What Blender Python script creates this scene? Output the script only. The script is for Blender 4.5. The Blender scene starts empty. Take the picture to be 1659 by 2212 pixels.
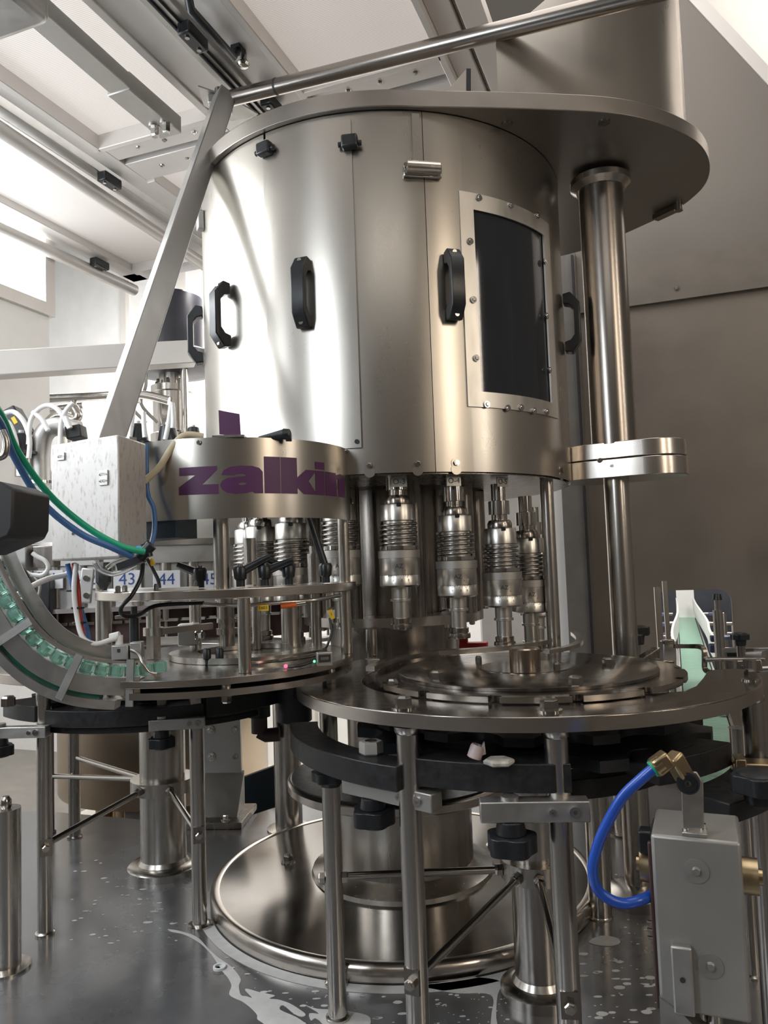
import bpy, bmesh, math, random
from mathutils import Vector, Matrix
from mathutils.geometry import tessellate_polygon
PI = math.pi
rnd = random.Random(7)
scn = bpy.context.scene
COL = scn.collection

# ---------------------------------------------------------------- camera
FPX = 1662.0
TH, PH = math.radians(3.75), math.radians(2.0)
CAM = Vector((0, 0, 1.0))
FW = Vector((0, math.cos(TH), math.sin(TH)))
_u0 = Vector((0, -math.sin(TH), math.cos(TH)))
RT = Vector((1, 0, 0)) * math.cos(PH) - _u0 * math.sin(PH)
UP = _u0 * math.cos(PH) + Vector((1, 0, 0)) * math.sin(PH)
cd = bpy.data.cameras.new('camera')
cd.sensor_fit = 'VERTICAL'
cd.sensor_height = 24.0
cd.lens = 24.0 * FPX / 2212.0
cd.clip_start = 0.02
cam = bpy.data.objects.new('camera', cd)
COL.objects.link(cam)
M4 = Matrix((RT, UP, -FW)).transposed().to_4x4()
M4.translation = CAM
cam.matrix_world = M4
scn.camera = cam

# ---------------------------------------------------------------- world, lights, exposure
scn.view_settings.view_transform = 'Standard'
scn.view_settings.look = 'None'
scn.view_settings.exposure = -0.12
scn.view_settings.gamma = 1.0
scn.view_settings.use_curve_mapping = False
w = bpy.data.worlds.new('world')
scn.world = w
w.use_nodes = True
w.node_tree.nodes['Background'].inputs[0].default_value = (1.0, 0.90, 0.79, 1)
w.node_tree.nodes['Background'].inputs[1].default_value = 0.12
scn.cycles.sample_clamp_indirect = 4.0
scn.cycles.caustics_refractive = False

def G(a, b, z):                       # grid of the enclosure: a away from the camera, b to the right
    return Vector((.35 * a + .937 * b, .937 * a - .35 * b, z))

def area(name, loc, target, sx, sy, power, color=(1, 1, 1)):
    l = bpy.data.lights.new(name, 'AREA')
    l.shape = 'RECTANGLE'; l.size = sx; l.size_y = sy; l.energy = power; l.color = color
    o = bpy.data.objects.new(name, l); COL.objects.link(o)
    o.location = loc
    d = Vector(target) - Vector(loc)
    o.rotation_euler = d.to_track_quat('-Z', 'Y').to_euler()
    return o
area('hall_lamp_above', G(1.7, -.9, 3.9), G(1.7, -.9, 0), 3.6, 3.6, 95, (1, .95, .91))
area('added_light_filler', G(4.0, -3.0, 2.9), G(5.2, -3.0, 1.2), 1.8, 1.2, 170, (1, .98, .96))  # added light that brightens the filler and the wall behind it
area('added_fill_left', (-1.55, -.1, 2.0), (-.5, 1.7, .2), .3, 1.2, 24, (.86, .93, 1.0))  # added fill: bluish tone on the near deck, highlight on the drum
area('added_strip_right', (2.3, -.9, 2.3), (.3, 1.8, .5), .3, 1.7, 20, (1, .84, .66))  # added strip light for bright streaks on the posts
area('added_fill_overhead', (.2, -1.9, 3.4), (.1, 1.8, .3), 2.2, .3, 7, (1, .95, .88))  # added soft fill from behind the camera
area('added_streak_right', (2.6, .5, 2.1), (.4, 2.0, .9), .08, 1.4, 9, (1, .88, .74))  # added narrow light that draws a streak on the drum's right
area('added_streak_left', (-2.3, .9, 1.7), (-.3, 2.1, .8), .08, 1.4, 7, (.9, .95, 1.0))  # added narrow light for upright streaks on posts
area('added_light_far', G(5.6, .35, 2.6), G(5.2, .1, 0), 3.0, 1.0, 75, (1, .97, .93))  # added light to brighten the conveyor past the opening

# ---------------------------------------------------------------- pixel rays (for measuring real positions)
def ray(u, v):
    return RT * ((u - 829.5) / FPX) - UP * ((v - 1106) / FPX) + FW
def Zp(u, v, z):
    d = ray(u, v); return CAM + d * ((z - 1) / d.z)
def Yp(u, v, y):
    d = ray(u, v); return CAM + d * (y / d.y)
def Ep(u, v, a):                       # on the plane e1 = a
    d = ray(u, v); return CAM + d * (a / (d.x * .35 + d.y * .937))
def cyl_hit(u, v, c, r):
    d = ray(u, v); o = Vector((CAM.x - c[0], CAM.y - c[1]))
    A = d.x ** 2 + d.y ** 2; B = o.x * d.x + o.y * d.y; Cc = o.x ** 2 + o.y ** 2 - r * r
    D = B * B - A * Cc
    t = (-B - math.sqrt(max(D, 0))) / A
    p = CAM + d * t
    return p, math.atan2(p.y - c[1], p.x - c[0])

# ---------------------------------------------------------------- mesh builder
class MB:
    def __init__(s): s.v = []; s.f = []
    def add(s, v, f):
        n = len(s.v); s.v += [Vector(p) for p in v]; s.f += [tuple(i + n for i in q) for q in f]; return s
    def box(s, c, sz, R=None):
        c = Vector(c); hx, hy, hz = sz[0] / 2, sz[1] / 2, sz[2] / 2
        P = [Vector((x, y, z)) for z in (-hz, hz) for y in (-hy, hy) for x in (-hx, hx)]
        if R is not None:
            if isinstance(R, (int, float)): R = Matrix.Rotation(R, 3, 'Z')
            P = [R @ p for p in P]
        return s.add([c + p for p in P], [(0, 2, 3, 1), (4, 5, 7, 6), (0, 1, 5, 4), (2, 6, 7, 3), (0, 4, 6, 2), (1, 3, 7, 5)])
    def bar(s, p0, p1, w, h, up=(0, 0, 1)):
        p0, p1 = Vector(p0), Vector(p1); d = (p1 - p0); L = d.length; d.normalize()
        up = Vector(up); sd = d.cross(up)
        if sd.length < 1e-4: sd = d.cross(Vector((0, 1, 0)))
        sd.normalize(); u2 = sd.cross(d).normalized()
        R = Matrix((d, sd, u2)).transposed()
        return s.box((p0 + p1) / 2, (L, w, h), R)
    def cyl(s, p0, p1, r0, r1=None, n=24, caps=True):
        p0, p1 = Vector(p0), Vector(p1); r1 = r0 if r1 is None else r1
        d = (p1 - p0).normalized(); a = d.orthogonal().normalized(); b = d.cross(a)
        V = []
        for p, r in ((p0, r0), (p1, r1)):
            for i in range(n):
                t = 2 * PI * i / n; V.append(p + a * (r * math.cos(t)) + b * (r * math.sin(t)))
        F = [(i, (i + 1) % n, n + (i + 1) % n, n + i) for i in range(n)]
        if caps: F += [tuple(range(n - 1, -1, -1)), tuple(range(n, 2 * n))]
        return s.add(V, F)
    def tube(s, pts, r, n=10, closed=False):
        pts = [Vector(p) for p in pts]; m = len(pts); V = []; F = []; prev = None
        for i, p in enumerate(pts):
            if closed: t = pts[(i + 1) % m] - pts[i - 1]
            else: t = pts[min(i + 1, m - 1)] - pts[max(i - 1, 0)]
            t.normalize()
            a = t.orthogonal().normalized() if prev is None else (prev - t * prev.dot(t)).normalized()
            prev = a; b = t.cross(a)
            for k in range(n):
                q = 2 * PI * k / n; V.append(p + a * (r * math.cos(q)) + b * (r * math.sin(q)))
        for i in range(m if closed else m - 1):
            for k in range(n):
                i2 = (i + 1) % m
                F.append((i * n + k, i * n + (k + 1) % n, i2 * n + (k + 1) % n, i2 * n + k))
        if not closed: F += [tuple(range(n - 1, -1, -1)), tuple(range((m - 1) * n, m * n))]
        return s.add(V, F)
    def lathe(s, prof, c=(0, 0, 0), n=48, R=None):
        c = Vector(c); V = []; F = []; m = len(prof)
        for r, z in prof:
            for k in range(n):
                q = 2 * PI * k / n; p = Vector((r * math.cos(q), r * math.sin(q), z))
                V.append(c + (R @ p if R is not None else p))
        for i in range(m - 1):
            for k in range(n):
                F.append((i * n + k, i * n + (k + 1) % n, (i + 1) * n + (k + 1) % n, (i + 1) * n + k))
        if prof[0][0] > 1e-6: F.append(tuple(range(n - 1, -1, -1)))
        if prof[-1][0] > 1e-6: F.append(tuple(range((m - 1) * n, m * n)))
        return s.add(V, F)
    def ring(s, c, r0, r1, z0, z1, n=96, c2=None):       # flat ring plate, hole centre may differ
        c = Vector((c[0], c[1])); c2 = Vector((c2[0], c2[1])) if c2 is not None else c
        V = []
        for cc, r, z in ((c, r1, z0), (c, r1, z1), (c2, r0, z1), (c2, r0, z0)):
            for k in range(n):
                q = 2 * PI * k / n; V.append((cc.x + r * math.cos(q), cc.y + r * math.sin(q), z))
        F = []
        for j in range(4):
            for k in range(n):
                a, b = j * n, ((j + 1) % 4) * n
                F.append((a + k, a + (k + 1) % n, b + (k + 1) % n, b + k))
        return s.add(V, F)
    def prism(s, poly, z0, z1):
        n = len(poly)
        V = [(p[0], p[1], z0) for p in poly] + [(p[0], p[1], z1) for p in poly]
        F = [(i, (i + 1) % n, n + (i + 1) % n, n + i) for i in range(n)]
        F += [tuple(range(n - 1, -1, -1)), tuple(range(n, 2 * n))]
        return s.add(V, F)
    def slab(s, pts, off):                 # polygon in space pushed along a vector
        pts = [Vector(p) for p in pts]; off = Vector(off); n = len(pts)
        F = [(i, (i + 1) % n, n + (i + 1) % n, n + i) for i in range(n)] + [tuple(range(n - 1, -1, -1)), tuple(range(n, 2 * n))]
        return s.add(pts + [p + off for p in pts], F)
    def arc(s, c, r0, r1, a0, a1, z0, z1, n=None):       # curved sheet / guide segment
        n = n or max(4, int(abs(a1 - a0) * 28) + 1)
        V = []
        for i in range(n + 1):
            q = a0 + (a1 - a0) * i / n; cs, sn = math.cos(q), math.sin(q)
            for r, z in ((r0, z0), (r1, z0), (r1, z1), (r0, z1)): V.append((c[0] + r * cs, c[1] + r * sn, z))
        F = []
        for i in range(n):
            for j in range(4): F.append((4 * i + j, 4 * i + (j + 1) % 4, 4 * i + 4 + (j + 1) % 4, 4 * i + 4 + j))
        F += [(0, 3, 2, 1), (4 * n, 4 * n + 1, 4 * n + 2, 4 * n + 3)]
        return s.add(V, F)
    def hexh(s, p, d, r, h, washer=True):
        p, d = Vector(p), Vector(d).normalized()
        if washer: s.cyl(p, p + d * (h * .16), r * 1.45, n=16); p = p + d * (h * .16)
        s.cyl(p, p + d * (h * .8), r, n=6)
        s.cyl(p + d * (h * .8), p + d * h, r * .9, r * .72, n=6)
        return s
    def build(s, name, mat, parent=None, origin=None, ang=38, bevel=0, kind=None):
        if parent is not None: o0 = ORG[parent.name] if origin is None else Vector(origin)
        elif origin is not None: o0 = Vector(origin)
        else:
            xs = [p.x for p in s.v]; ys = [p.y for p in s.v]; zs = [p.z for p in s.v]
            o0 = Vector(((min(xs) + max(xs)) / 2, (min(ys) + max(ys)) / 2, min(zs)))
        me = bpy.data.meshes.new(name)
        me.from_pydata([p - o0 for p in s.v], [], s.f)
        bm = bmesh.new(); bm.from_mesh(me); bmesh.ops.recalc_face_normals(bm, faces=bm.faces); bm.to_mesh(me); bm.free()
        for p in me.polygons: p.use_smooth = True
        me.set_sharp_from_angle(angle=math.radians(ang))
        me.materials.append(mat)
        o = bpy.data.objects.new(name, me); COL.objects.link(o)
        if parent is not None:
            o.parent = parent; o.location = o0 - ORG[parent.name]
        else: o.location = o0
        ORG[o.name] = o0
        if bevel:
            b = o.modifiers.new('bevel', 'BEVEL'); b.width = bevel; b.segments = 2; b.limit_method = 'ANGLE'; b.angle_limit = math.radians(40)
            b.harden_normals = False
        if kind: o['kind'] = kind
        return o
ORG = {}
def tag(o, label, cat, group=None):
    o['label'] = label; o['category'] = cat
    if group: o['group'] = group
    return o
def thing(name, label, cat, loc, group=None):
    o = bpy.data.objects.new(name, None); COL.objects.link(o); o.location = loc
    o.empty_display_size = .05
    ORG[o.name] = Vector(loc)
    return tag(o, label, cat, group)
def struct(o):
    o['kind'] = 'structure'; return o
def sub_copy(src, parent, loc=None):
    c = src.copy(); COL.objects.link(c); c.parent = parent
    if loc is not None: c.location = loc
    for ch in src.children: sub_copy(ch, c)
    return c
def copy_thing(src, loc, label, rotz=0):
    c = src.copy(); COL.objects.link(c); c.location = loc; c.rotation_euler = (0, 0, rotz); c['label'] = label
    ORG[c.name] = Vector(loc)
    for ch in src.children: sub_copy(ch, c)
    return c
def smooth_path(pts, k=6):
    P = [Vector(p) for p in pts]; out = []
    for i in range(len(P) - 1):
        a, b, c, d = P[max(i - 1, 0)], P[i], P[i + 1], P[min(i + 2, len(P) - 1)]
        for j in range(k):
            t = j / k
            out.append(.5 * ((2 * b) + (c - a) * t + (2 * a - 5 * b + 4 * c - d) * t * t + (3 * b - a - 3 * c + d) * t ** 3))
    out.append(P[-1]); return out
def text_faces(body, size):
    cu = bpy.data.curves.new('t', 'FONT'); cu.body = body; cu.size = size; cu.align_x = 'CENTER'; cu.align_y = 'CENTER'; cu.resolution_u = 3
    o = bpy.data.objects.new('t', cu); COL.objects.link(o)
    dg = bpy.context.evaluated_depsgraph_get(); me = o.evaluated_get(dg).to_mesh()
    V = [v.co.copy() for v in me.vertices]; F = [tuple(p.vertices) for p in me.polygons]
    o.evaluated_get(dg).to_mesh_clear(); bpy.data.objects.remove(o); bpy.data.curves.remove(cu)
    return V, F

# ---------------------------------------------------------------- materials
def nm(name):
    m = bpy.data.materials.new(name); m.use_nodes = True
    nt = m.node_tree; return m, nt, nt.nodes['Principled BSDF']
def noise(nt, scale, stretch=(1, 1, 1), detail=3, rough=.6):
    tc = nt.nodes.new('ShaderNodeTexCoord'); mp = nt.nodes.new('ShaderNodeMapping'); nz = nt.nodes.new('ShaderNodeTexNoise')
    mp.inputs['Scale'].default_value = stretch
    nz.inputs['Scale'].default_value = scale; nz.inputs['Detail'].default_value = detail; nz.inputs['Roughness'].default_value = rough
    nt.links.new(tc.outputs['Object'], mp.inputs[0]); nt.links.new(mp.outputs[0], nz.inputs['Vector'])
    return nz.outputs['Fac']
def remap(nt, fac, lo, hi, fmin=.3, fmax=.7):
    r = nt.nodes.new('ShaderNodeMapRange')
    r.inputs['From Min'].default_value = fmin; r.inputs['From Max'].default_value = fmax
    r.inputs['To Min'].default_value = lo; r.inputs['To Max'].default_value = hi
    nt.links.new(fac, r.inputs['Value']); return r.outputs['Result']
def ramp(nt, fac, stops):
    r = nt.nodes.new('ShaderNodeValToRGB'); e = r.color_ramp.elements
    while len(e) < len(stops): e.new(.5)
    for i, (p, c) in enumerate(stops): e[i].position = p; e[i].color = (*c, 1)
    nt.links.new(fac, r.inputs['Fac']); return r.outputs['Color']
def bump(nt, b, fac, strength, dist=.002):
    n = nt.nodes.new('ShaderNodeBump'); n.inputs['Strength'].default_value = strength; n.inputs['Distance'].default_value = dist
    nt.links.new(fac, n.inputs['Height']); nt.links.new(n.outputs[0], b.inputs['Normal'])
def steel(name, col=(.56, .53, .49), r0=.22, r1=.28, stretch=(16, 16, .25), bs=.0, sm=.92):
    m, nt, b = nm(name); b.inputs['Metallic'].default_value = 1
    big = noise(nt, 3.2, detail=5)
    c = ramp(nt, big, [(.3, tuple(x * sm for x in col)), (.7, col)]); nt.links.new(c, b.inputs['Base Color'])
    fine = noise(nt, 3, stretch, 5)
    nt.links.new(remap(nt, fine, r0, r1), b.inputs['Roughness'])
    if bs: bump(nt, b, fine, bs, .0006)
    return m
def plain(name, col, rough=.5, metal=0, var=.12, bs=0, scale=8):
    m, nt, b = nm(name); b.inputs['Metallic'].default_value = metal
    f = noise(nt, scale, detail=4)
    nt.links.new(ramp(nt, f, [(.3, tuple(x * (1 - var) for x in col)), (.7, tuple(min(1, x * (1 + var)) for x in col))]), b.inputs['Base Color'])
    nt.links.new(remap(nt, f, rough * .85, min(1, rough * 1.15)), b.inputs['Roughness'])
    if bs: bump(nt, b, f, bs)
    return m
def emit(name, col, s):
    m, nt, b = nm(name); b.inputs['Base Color'].default_value = (0, 0, 0, 1)
    b.inputs['Emission Color'].default_value = (*col, 1); b.inputs['Emission Strength'].default_value = s; return m
M = {}
M['steel'] = steel('brushed_steel')
M['sheet'] = steel('sheet_steel', (.52, .49, .445), .27, .30, (5, 5, 1.5), .0, .93)
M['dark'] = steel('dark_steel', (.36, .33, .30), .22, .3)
M['chrome'] = steel('bright_rod_steel', (.62, .60, .57), .10, .16, (20, 20, .5), 0)
M['plate'] = steel('plate_steel', (.40, .37, .34), .3, .36, (3, 3, 3), 0, .96)
M['base'] = steel('dark_polished_steel', (.31, .29, .265), .13, .2, (2, 2, 2), 0, .92)
M['pipe'] = steel('pipe_steel', (.38, .35, .32), .24, .27, (2, 2, 2), 0, .96)
M['rodm'] = steel('rod_steel', (.55, .52, .48), .22, .24, (2, 2, 2), 0, .97)
M['edge'] = steel('machined_edge_steel', (.64, .59, .54), .22, .27, (2, 2, 2), 0, .95)
M['alu'] = steel('grey_aluminium', (.50, .49, .47), .38, .55, (8, 8, 8), .03)
M['barrel'] = steel('satin_barrel_steel', (.68, .66, .62), .30, .34, (6, 6, 1), 0, .95)
M['matte'] = steel('matte_steel_collar', (.48, .46, .43), .5, .62, (8, 8, 8), .02)
M['spring'] = steel('spring_steel', (.40, .38, .36), .2, .32, (8, 8, 8), .02)
M['wall'] = plain('grey_brown_panel', (.25, .222, .195), .45, .5, .06, .02, 5)
M['white'] = plain('white_panel', (.80, .79, .77), .5, 0, .03)
M['cream'] = plain('cream_frame', (.66, .63, .60), .38, .25, .04, 0, 4)
M['black'] = plain('black_plastic', (.014, .016, .019), .34, 0, .25, .02, 30)
M['blackm'] = plain('black_worn_guide', (.016, .016, .017), .42, 0, .4, .06, 60)
M['rubber'] = plain('black_rubber', (.02, .02, .022), .6)
M['purple'] = plain('purple_print', (.085, .022, .085), .42, 0, .06)
M['blue'] = plain('blue_hose', (.02, .085, .46), .25, 0, .08)
M['dblue'] = plain('dull_blue_hose', (.055, .15, .36), .35, 0, .08)
M['green'] = plain('green_hose', (.012, .40, .21), .35, 0, .06)
M['red'] = plain('red_hose', (.50, .05, .03), .4, 0, .06)
M['whitep'] = plain('white_plastic', (.74, .73, .71), .4, 0, .04)
M['brass'] = steel('nickel_brass', (.46, .36, .22), .25, .4, (8, 8, 8), .03)
M['yellow'] = plain('yellow_tag', (.72, .47, .03), .5)
M['orange'] = plain('orange_sleeve', (.75, .14, .03), .45)
M['ink'] = plain('dark_ink', (.03, .03, .035), .5)
M['blueink'] = plain('blue_ink', (.03, .07, .24), .5)
M['foam'] = plain('dried_foam', (.66, .65, .63), .5, 0, .08, .05, 40)
M['clearhose'] = plain('milky_hose', (.80, .80, .79), .3, 0, .04)
M['beige'] = plain('beige_hose', (.62, .54, .38), .45, 0, .06)
M['greenbelt'] = plain('green_slat_chain', (.27, .47, .36), .33, 0, .08)
M['winered'] = plain('red_coat_and_reflection', (.075, .042, .038), .45, .3)  # on the far left post this red is a reflection put into colour
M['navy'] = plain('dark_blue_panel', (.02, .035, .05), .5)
M['redpart'] = plain('red_plastic', (.6, .05, .05), .45)
def mat_box():
    m, nt, b = nm('speckled_box_steel'); b.inputs['Metallic'].default_value = .35
    f = noise(nt, 130, (1, 1, .4), 4, .6)
    nt.links.new(ramp(nt, f, [(.32, (.42, .39, .36)), (.46, (.58, .56, .54))]), b.inputs['Base Color'])
    nt.links.new(remap(nt, f, .5, .34), b.inputs['Roughness']); bump(nt, b, f, .12); return m
M['speckle'] = mat_box()
def mat_deck():
    m, nt, b = nm('wet_deck_steel'); b.inputs['Metallic'].default_value = .65
    f = noise(nt, 2.2, detail=6, rough=.65); g = noise(nt, 14, detail=5)
    nt.links.new(ramp(nt, f, [(.35, (.20, .20, .205)), (.65, (.30, .305, .315))]), b.inputs['Base Color'])
    nt.links.new(remap(nt, f, .10, .34), b.inputs['Roughness']); bump(nt, b, g, .05, .003); return m
M['deck'] = mat_deck()
def mat_milky():
    m, nt, b = nm('wet_table_steel'); b.inputs['Metallic'].default_value = 1
    f = noise(nt, 30, detail=5, rough=.6)
    nt.links.new(ramp(nt, f, [(.35, (.24, .22, .20)), (.68, (.33, .305, .28))]), b.inputs['Base Color'])
    nt.links.new(remap(nt, f, .14, .26), b.inputs['Roughness']); bump(nt, b, f, .05, .0006); return m
M['table'] = mat_milky()
def mat_twinwall():
    m, nt, b = nm('ribbed_translucent_sheet')
    out = nt.nodes['Material Output']
    tr = nt.nodes.new('ShaderNodeBsdfTranslucent'); mx = nt.nodes.new('ShaderNodeMixShader')
    tc = nt.nodes.new('ShaderNodeTexCoord'); mp = nt.nodes.new('ShaderNodeMapping'); wv = nt.nodes.new('ShaderNodeTexWave')
    mp.inputs['Rotation'].default_value = (0, 0, math.radians(-20.5 + 90) * -1)
    wv.inputs['Scale'].default_value = 48; wv.wave_type = 'BANDS'; wv.bands_direction = 'X'
    nt.links.new(tc.outputs['Object'], mp.inputs[0]); nt.links.new(mp.outputs[0], wv.inputs[0])
    c = ramp(nt, wv.outputs['Fac'], [(.0, (.60, .57, .55)), (.55, (.78, .76, .74))])
    nt.links.new(c, tr.inputs['Color']); nt.links.new(c, b.inputs['Base Color']); b.inputs['Roughness'].default_value = .45
    mx.inputs[0].default_value = .6
    nt.links.new(b.outputs[0], mx.inputs[1]); nt.links.new(tr.outputs[0], mx.inputs[2]); nt.links.new(mx.outputs[0], out.inputs['Surface'])
    return m
M['twin'] = mat_twinwall()
def glass(name, col, rough=.05, trans=1.0, ior=1.3):
    m, nt, b = nm(name); b.inputs['Base Color'].default_value = (*col, 1)
    b.inputs['Transmission Weight'].default_value = trans; b.inputs['Roughness'].default_value = rough; b.inputs['IOR'].default_value = ior; return m
M['pane'] = glass('smoked_pane', (.10, .11, .13), .08, .75, 1.45)
M['cap'] = glass('green_cap_plastic', (.42, .80, .66), .15, .7, 1.25)
M['clear'] = glass('clear_plastic', (.9, .92, .9), .12, .8, 1.2)
M['daylight'] = emit('daylight_glass', (.93, .97, 1.0), 9)
M['ledred'] = emit('red_led', (1, .05, .12), 5)
M['ledgreen'] = emit('green_led', (.1, 1, .25), 4)
def mat_tiles():
    m, nt, b = nm('pale_tile'); f = noise(nt, 5)
    nt.links.new(ramp(nt, f, [(.3, (.52, .49, .43)), (.7, (.62, .59, .53))]), b.inputs['Base Color']); b.inputs['Roughness'].default_value = .4; return m
M['tile'] = mat_tiles()

# key axes (metres; deck top is z = 0, camera 1 m above it)
A = (.02, 2.48)        # capping turret
T = (.313, 1.904)      # discharge table
S = (.32, 1.835)       # discharge star
L = (-.775, 2.64)      # infeed table
B = (-.385, 1.97)      # cap unit guard
Zc = (-.46, 1.955)     # cap unit disc
FC = (-1.27, 4.40)     # filler
SUP = (.70, 2.30)      # support column

# ================================================================ SETTING
fl = struct(MB().box(G(3.0, 0, -.62), (14, 14, .04), -math.radians(20.5)).build('floor', plain('grout', (.20, .185, .165), .6)))
tile = MB().box((0, 0, 0), (.196, .196, .012)).build('tile', M['tile'], fl, origin=(0, 0, 0), bevel=.004)
first = True
for i in range(17):
    for j in range(15):
        p = G(3.35 + .2 * i, -3.7 + .2 * j, -.594)
        t_ = tile if first else tile.copy()
        if not first: COL.objects.link(t_)
        first = False
        t_.parent = fl; t_.location = p - ORG[fl.name]; t_.rotation_euler = (0, 0, -math.radians(20.5))
def gbox(name, a0, a1, b0, b1, z0, z1, mat, parent=None, mb=None, bevel=0):
    c = G((a0 + a1) / 2, (b0 + b1) / 2, (z0 + z1) / 2)
    m = mb or MB()
    m.box(c, (b1 - b0, a1 - a0, z1 - z0), -math.radians(20.5))
    return m.build(name, mat, parent, bevel=bevel) if mb is None else m
# far wall of the enclosure on the right, with the conveyor opening
WA = 3.7
def wp(b, z, a=WA): return G(a, b, z)
b0, b1 = -.36, 1.9
ob0, ob1, oz1 = -.085, .225, .83
wallm = MB()
for (x0, x1, z0, z1) in ((b0, ob0, -.6, oz1), (ob1, b1, -.6, oz1), (b0, b1, oz1, 2.14), (ob0, ob1, -.6, .36)):
    gbox('', WA, WA + .03, x0, x1, z0, z1, None, mb=wallm)
for sx, bb in ((1, ob0), (-1, ob1)):                      # rounded corners of the opening
    c = [(bb, oz1), (bb + sx * .05, oz1)] + [(bb + sx * (.05 - .05 * math.sin(q)), oz1 - .05 + .05 * math.cos(q)) for q in [i * PI / 12 for i in range(7)]]
    wallm.slab([wp(x, z) for x, z in c], G(.03, 0, 0))
struct(wallm.build('wall_right', M['wall']))
hood = MB()
hood.slab([wp(b0, 2.14, WA - .03), wp(b1, 2.14, WA - .03), wp(b1, 2.335, WA - .03), wp(b0, 2.335, WA - .03)], G(.03, 0, 0))
ht = struct(hood.build('trim_1', plain('hood_strip', (.19, .172, .15), .5, .3)))
for bb in (.08, .5, .92, 1.3):
    MB().hexh(wp(bb, 2.19, WA - .03), G(-1, 0, 0), .009, .008).build('screw', M['chrome'], ht)
up = MB().slab([wp(b0, 2.335, WA - .018), wp(b1, 2.335, WA - .018), wp(b1, 2.45, WA - .018), wp(.90, 2.45, WA - .018), wp(.22, 3.55, WA - .018), wp(.1, 3.75, WA - .018), wp(b0, 3.75, WA - .018)], G(.018, 0, 0))
struct(up.build('wall_right_hood', plain('hood_panel', (.185, .168, .148), .42, .3, .05, .02, 4)))
sk = MB().slab([wp(.9, 2.45, WA + .03), wp(b1, 2.45, WA + .03), wp(b1, 3.9, WA + .03), wp(.02, 3.9, WA + .03)], G(.01, 0, 0))
sky = struct(sk.build('window_2', M['twin']))
MB().bar(wp(.93, 2.40, WA + .005), wp(.08, 3.78, WA + .005), .06, .05).build('window_frame', M['cream'], sky)
area('hall_lamp_right', wp(1.0, 3.3, WA + .9), wp(.7, 3.0, WA), 1.4, 1.2, 75, (1, .93, .86))
# door posts between turret and wall
dp = gbox('trim_2', 3.62, 3.70, -.47, -.355, -.6, 2.42, plain('dark_door_post', (.16, .15, .14), .4))
struct(dp)
dcab = gbox('dark_cabinet', 7.5, 7.9, -.9, 1.4, -.6, 1.9, plain('cabinet_dark', (.05, .055, .07), .5)); tag(dcab, 'dark cabinet standing beyond the far end of the conveyor', 'cabinet')
dq = struct(gbox('trim_3', 3.66, 3.72, -.545, -.475, -.6, 2.6, M['white']))
gbox('seal_strip', 3.60, 3.62, -.372, -.362, .0, 2.40, M['rubber'], dp)
MB().hexh(G(3.66, -.50, 2.30), G(-1, 0, 0), .012, .01).build('screw', M['chrome'], dq)
# white walls behind the filler
struct(gbox('wall_back', 8.2, 8.25, -6.5, 4.0, -.6, 4.2, M['white']))
struct(gbox('wall_left', -2.0, 8.2, -6.5, -6.45, -.6, 4.2, M['white']))
struct(gbox('wall_front', -3.6, -3.55, -6.5, 5.0, -.6, 4.2, plain('hall_wall', (.19, .165, .14), .7)))
bk = struct(gbox('wall_middle', 5.55, 5.6, -6.4, -1.35, -.6, 4.2, plain('filler_panel', (.72, .71, .69), .45, 0, .04)))
for bb in (-4.5, -3.9, -3.35, -2.75, -2.1):
    gbox('panel_profile', 5.50, 5.55, bb, bb + .06, -.6, 4.2, M['cream'], bk)
# deck
deck = MB()
deck.slab([(-3.4, -1.2, 0), G(-.8, 1.9, 0), G(3.68, 1.9, 0), G(3.68, -.9, 0), (-.28, 3.36, 0), Zp(600, 1742, 0), Zp(540, 1762, 0), Zp(302, 1770, 0), Zp(95, 1752, 0), (-3.4, 3.5, 0)], (0, 0, -.05))
dk = tag(deck.build('machine_deck', M['deck']), 'wet grey steel machine deck carrying all the posts', 'deck')

# ceiling: frames and ribbed sheets
CZ = 2.60
ceil = gbox('ceiling', -.6, 0.1, -2.2, -.43, CZ, CZ + .05, M['cream']); struct(ceil)
def sheet(a0, a1, b0, b1, z=CZ + .035):
    return gbox('ribbed_panel', a0, a1, b0, b1, z, z + .012, M['twin'], ceil)
def fr(a0, a1, b0, b1, z0=CZ, z1=CZ + .05, name='frame_bar', mat='cream'):
    return gbox(name, a0, a1, b0, b1, z0, z1, M[mat], ceil, bevel=.003)
sheet(.1, 2.27, -1.94, -1.44); sheet(.1, 2.27, -1.08, -.60); sheet(2.56, 3.34, -1.90, -1.50); sheet(2.56, 3.34, -1.02, -.62); sheet(2.02, 3.34, -2.62, -2.22)
fr(.1, 3.4, -1.44, -1.315); fr(.1, 3.4, -1.225, -1.085); fr(.1, 3.4, -1.31, -1.23, CZ - .012, CZ + .03, 'sliding_rail', 'alu')
fr(.1, 3.4, -1.285, -1.275, CZ - .02, CZ - .006, 'seal_strip', 'rubber'); fr(.1, 3.4, -1.257, -1.252, CZ - .02, CZ - .006, 'seal_strip', 'rubber')
fr(.1, 3.4, -1.10, -1.075, CZ - .02, CZ + .04, 'glazing_bead'); fr(.1, 2.27, -1.46, -1.43, CZ - .008, CZ + .04, 'glazing_bead')
fr(2.25, 2.275, -1.94, -1.44, CZ - .02, CZ + .04, 'glazing_bead'); fr(2.25, 2.275, -1.08, -.60, CZ - .02, CZ + .04, 'glazing_bead')
fr(.1, 2.27, -1.96, -1.93, CZ - .02, CZ + .04, 'glazing_bead')
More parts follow.
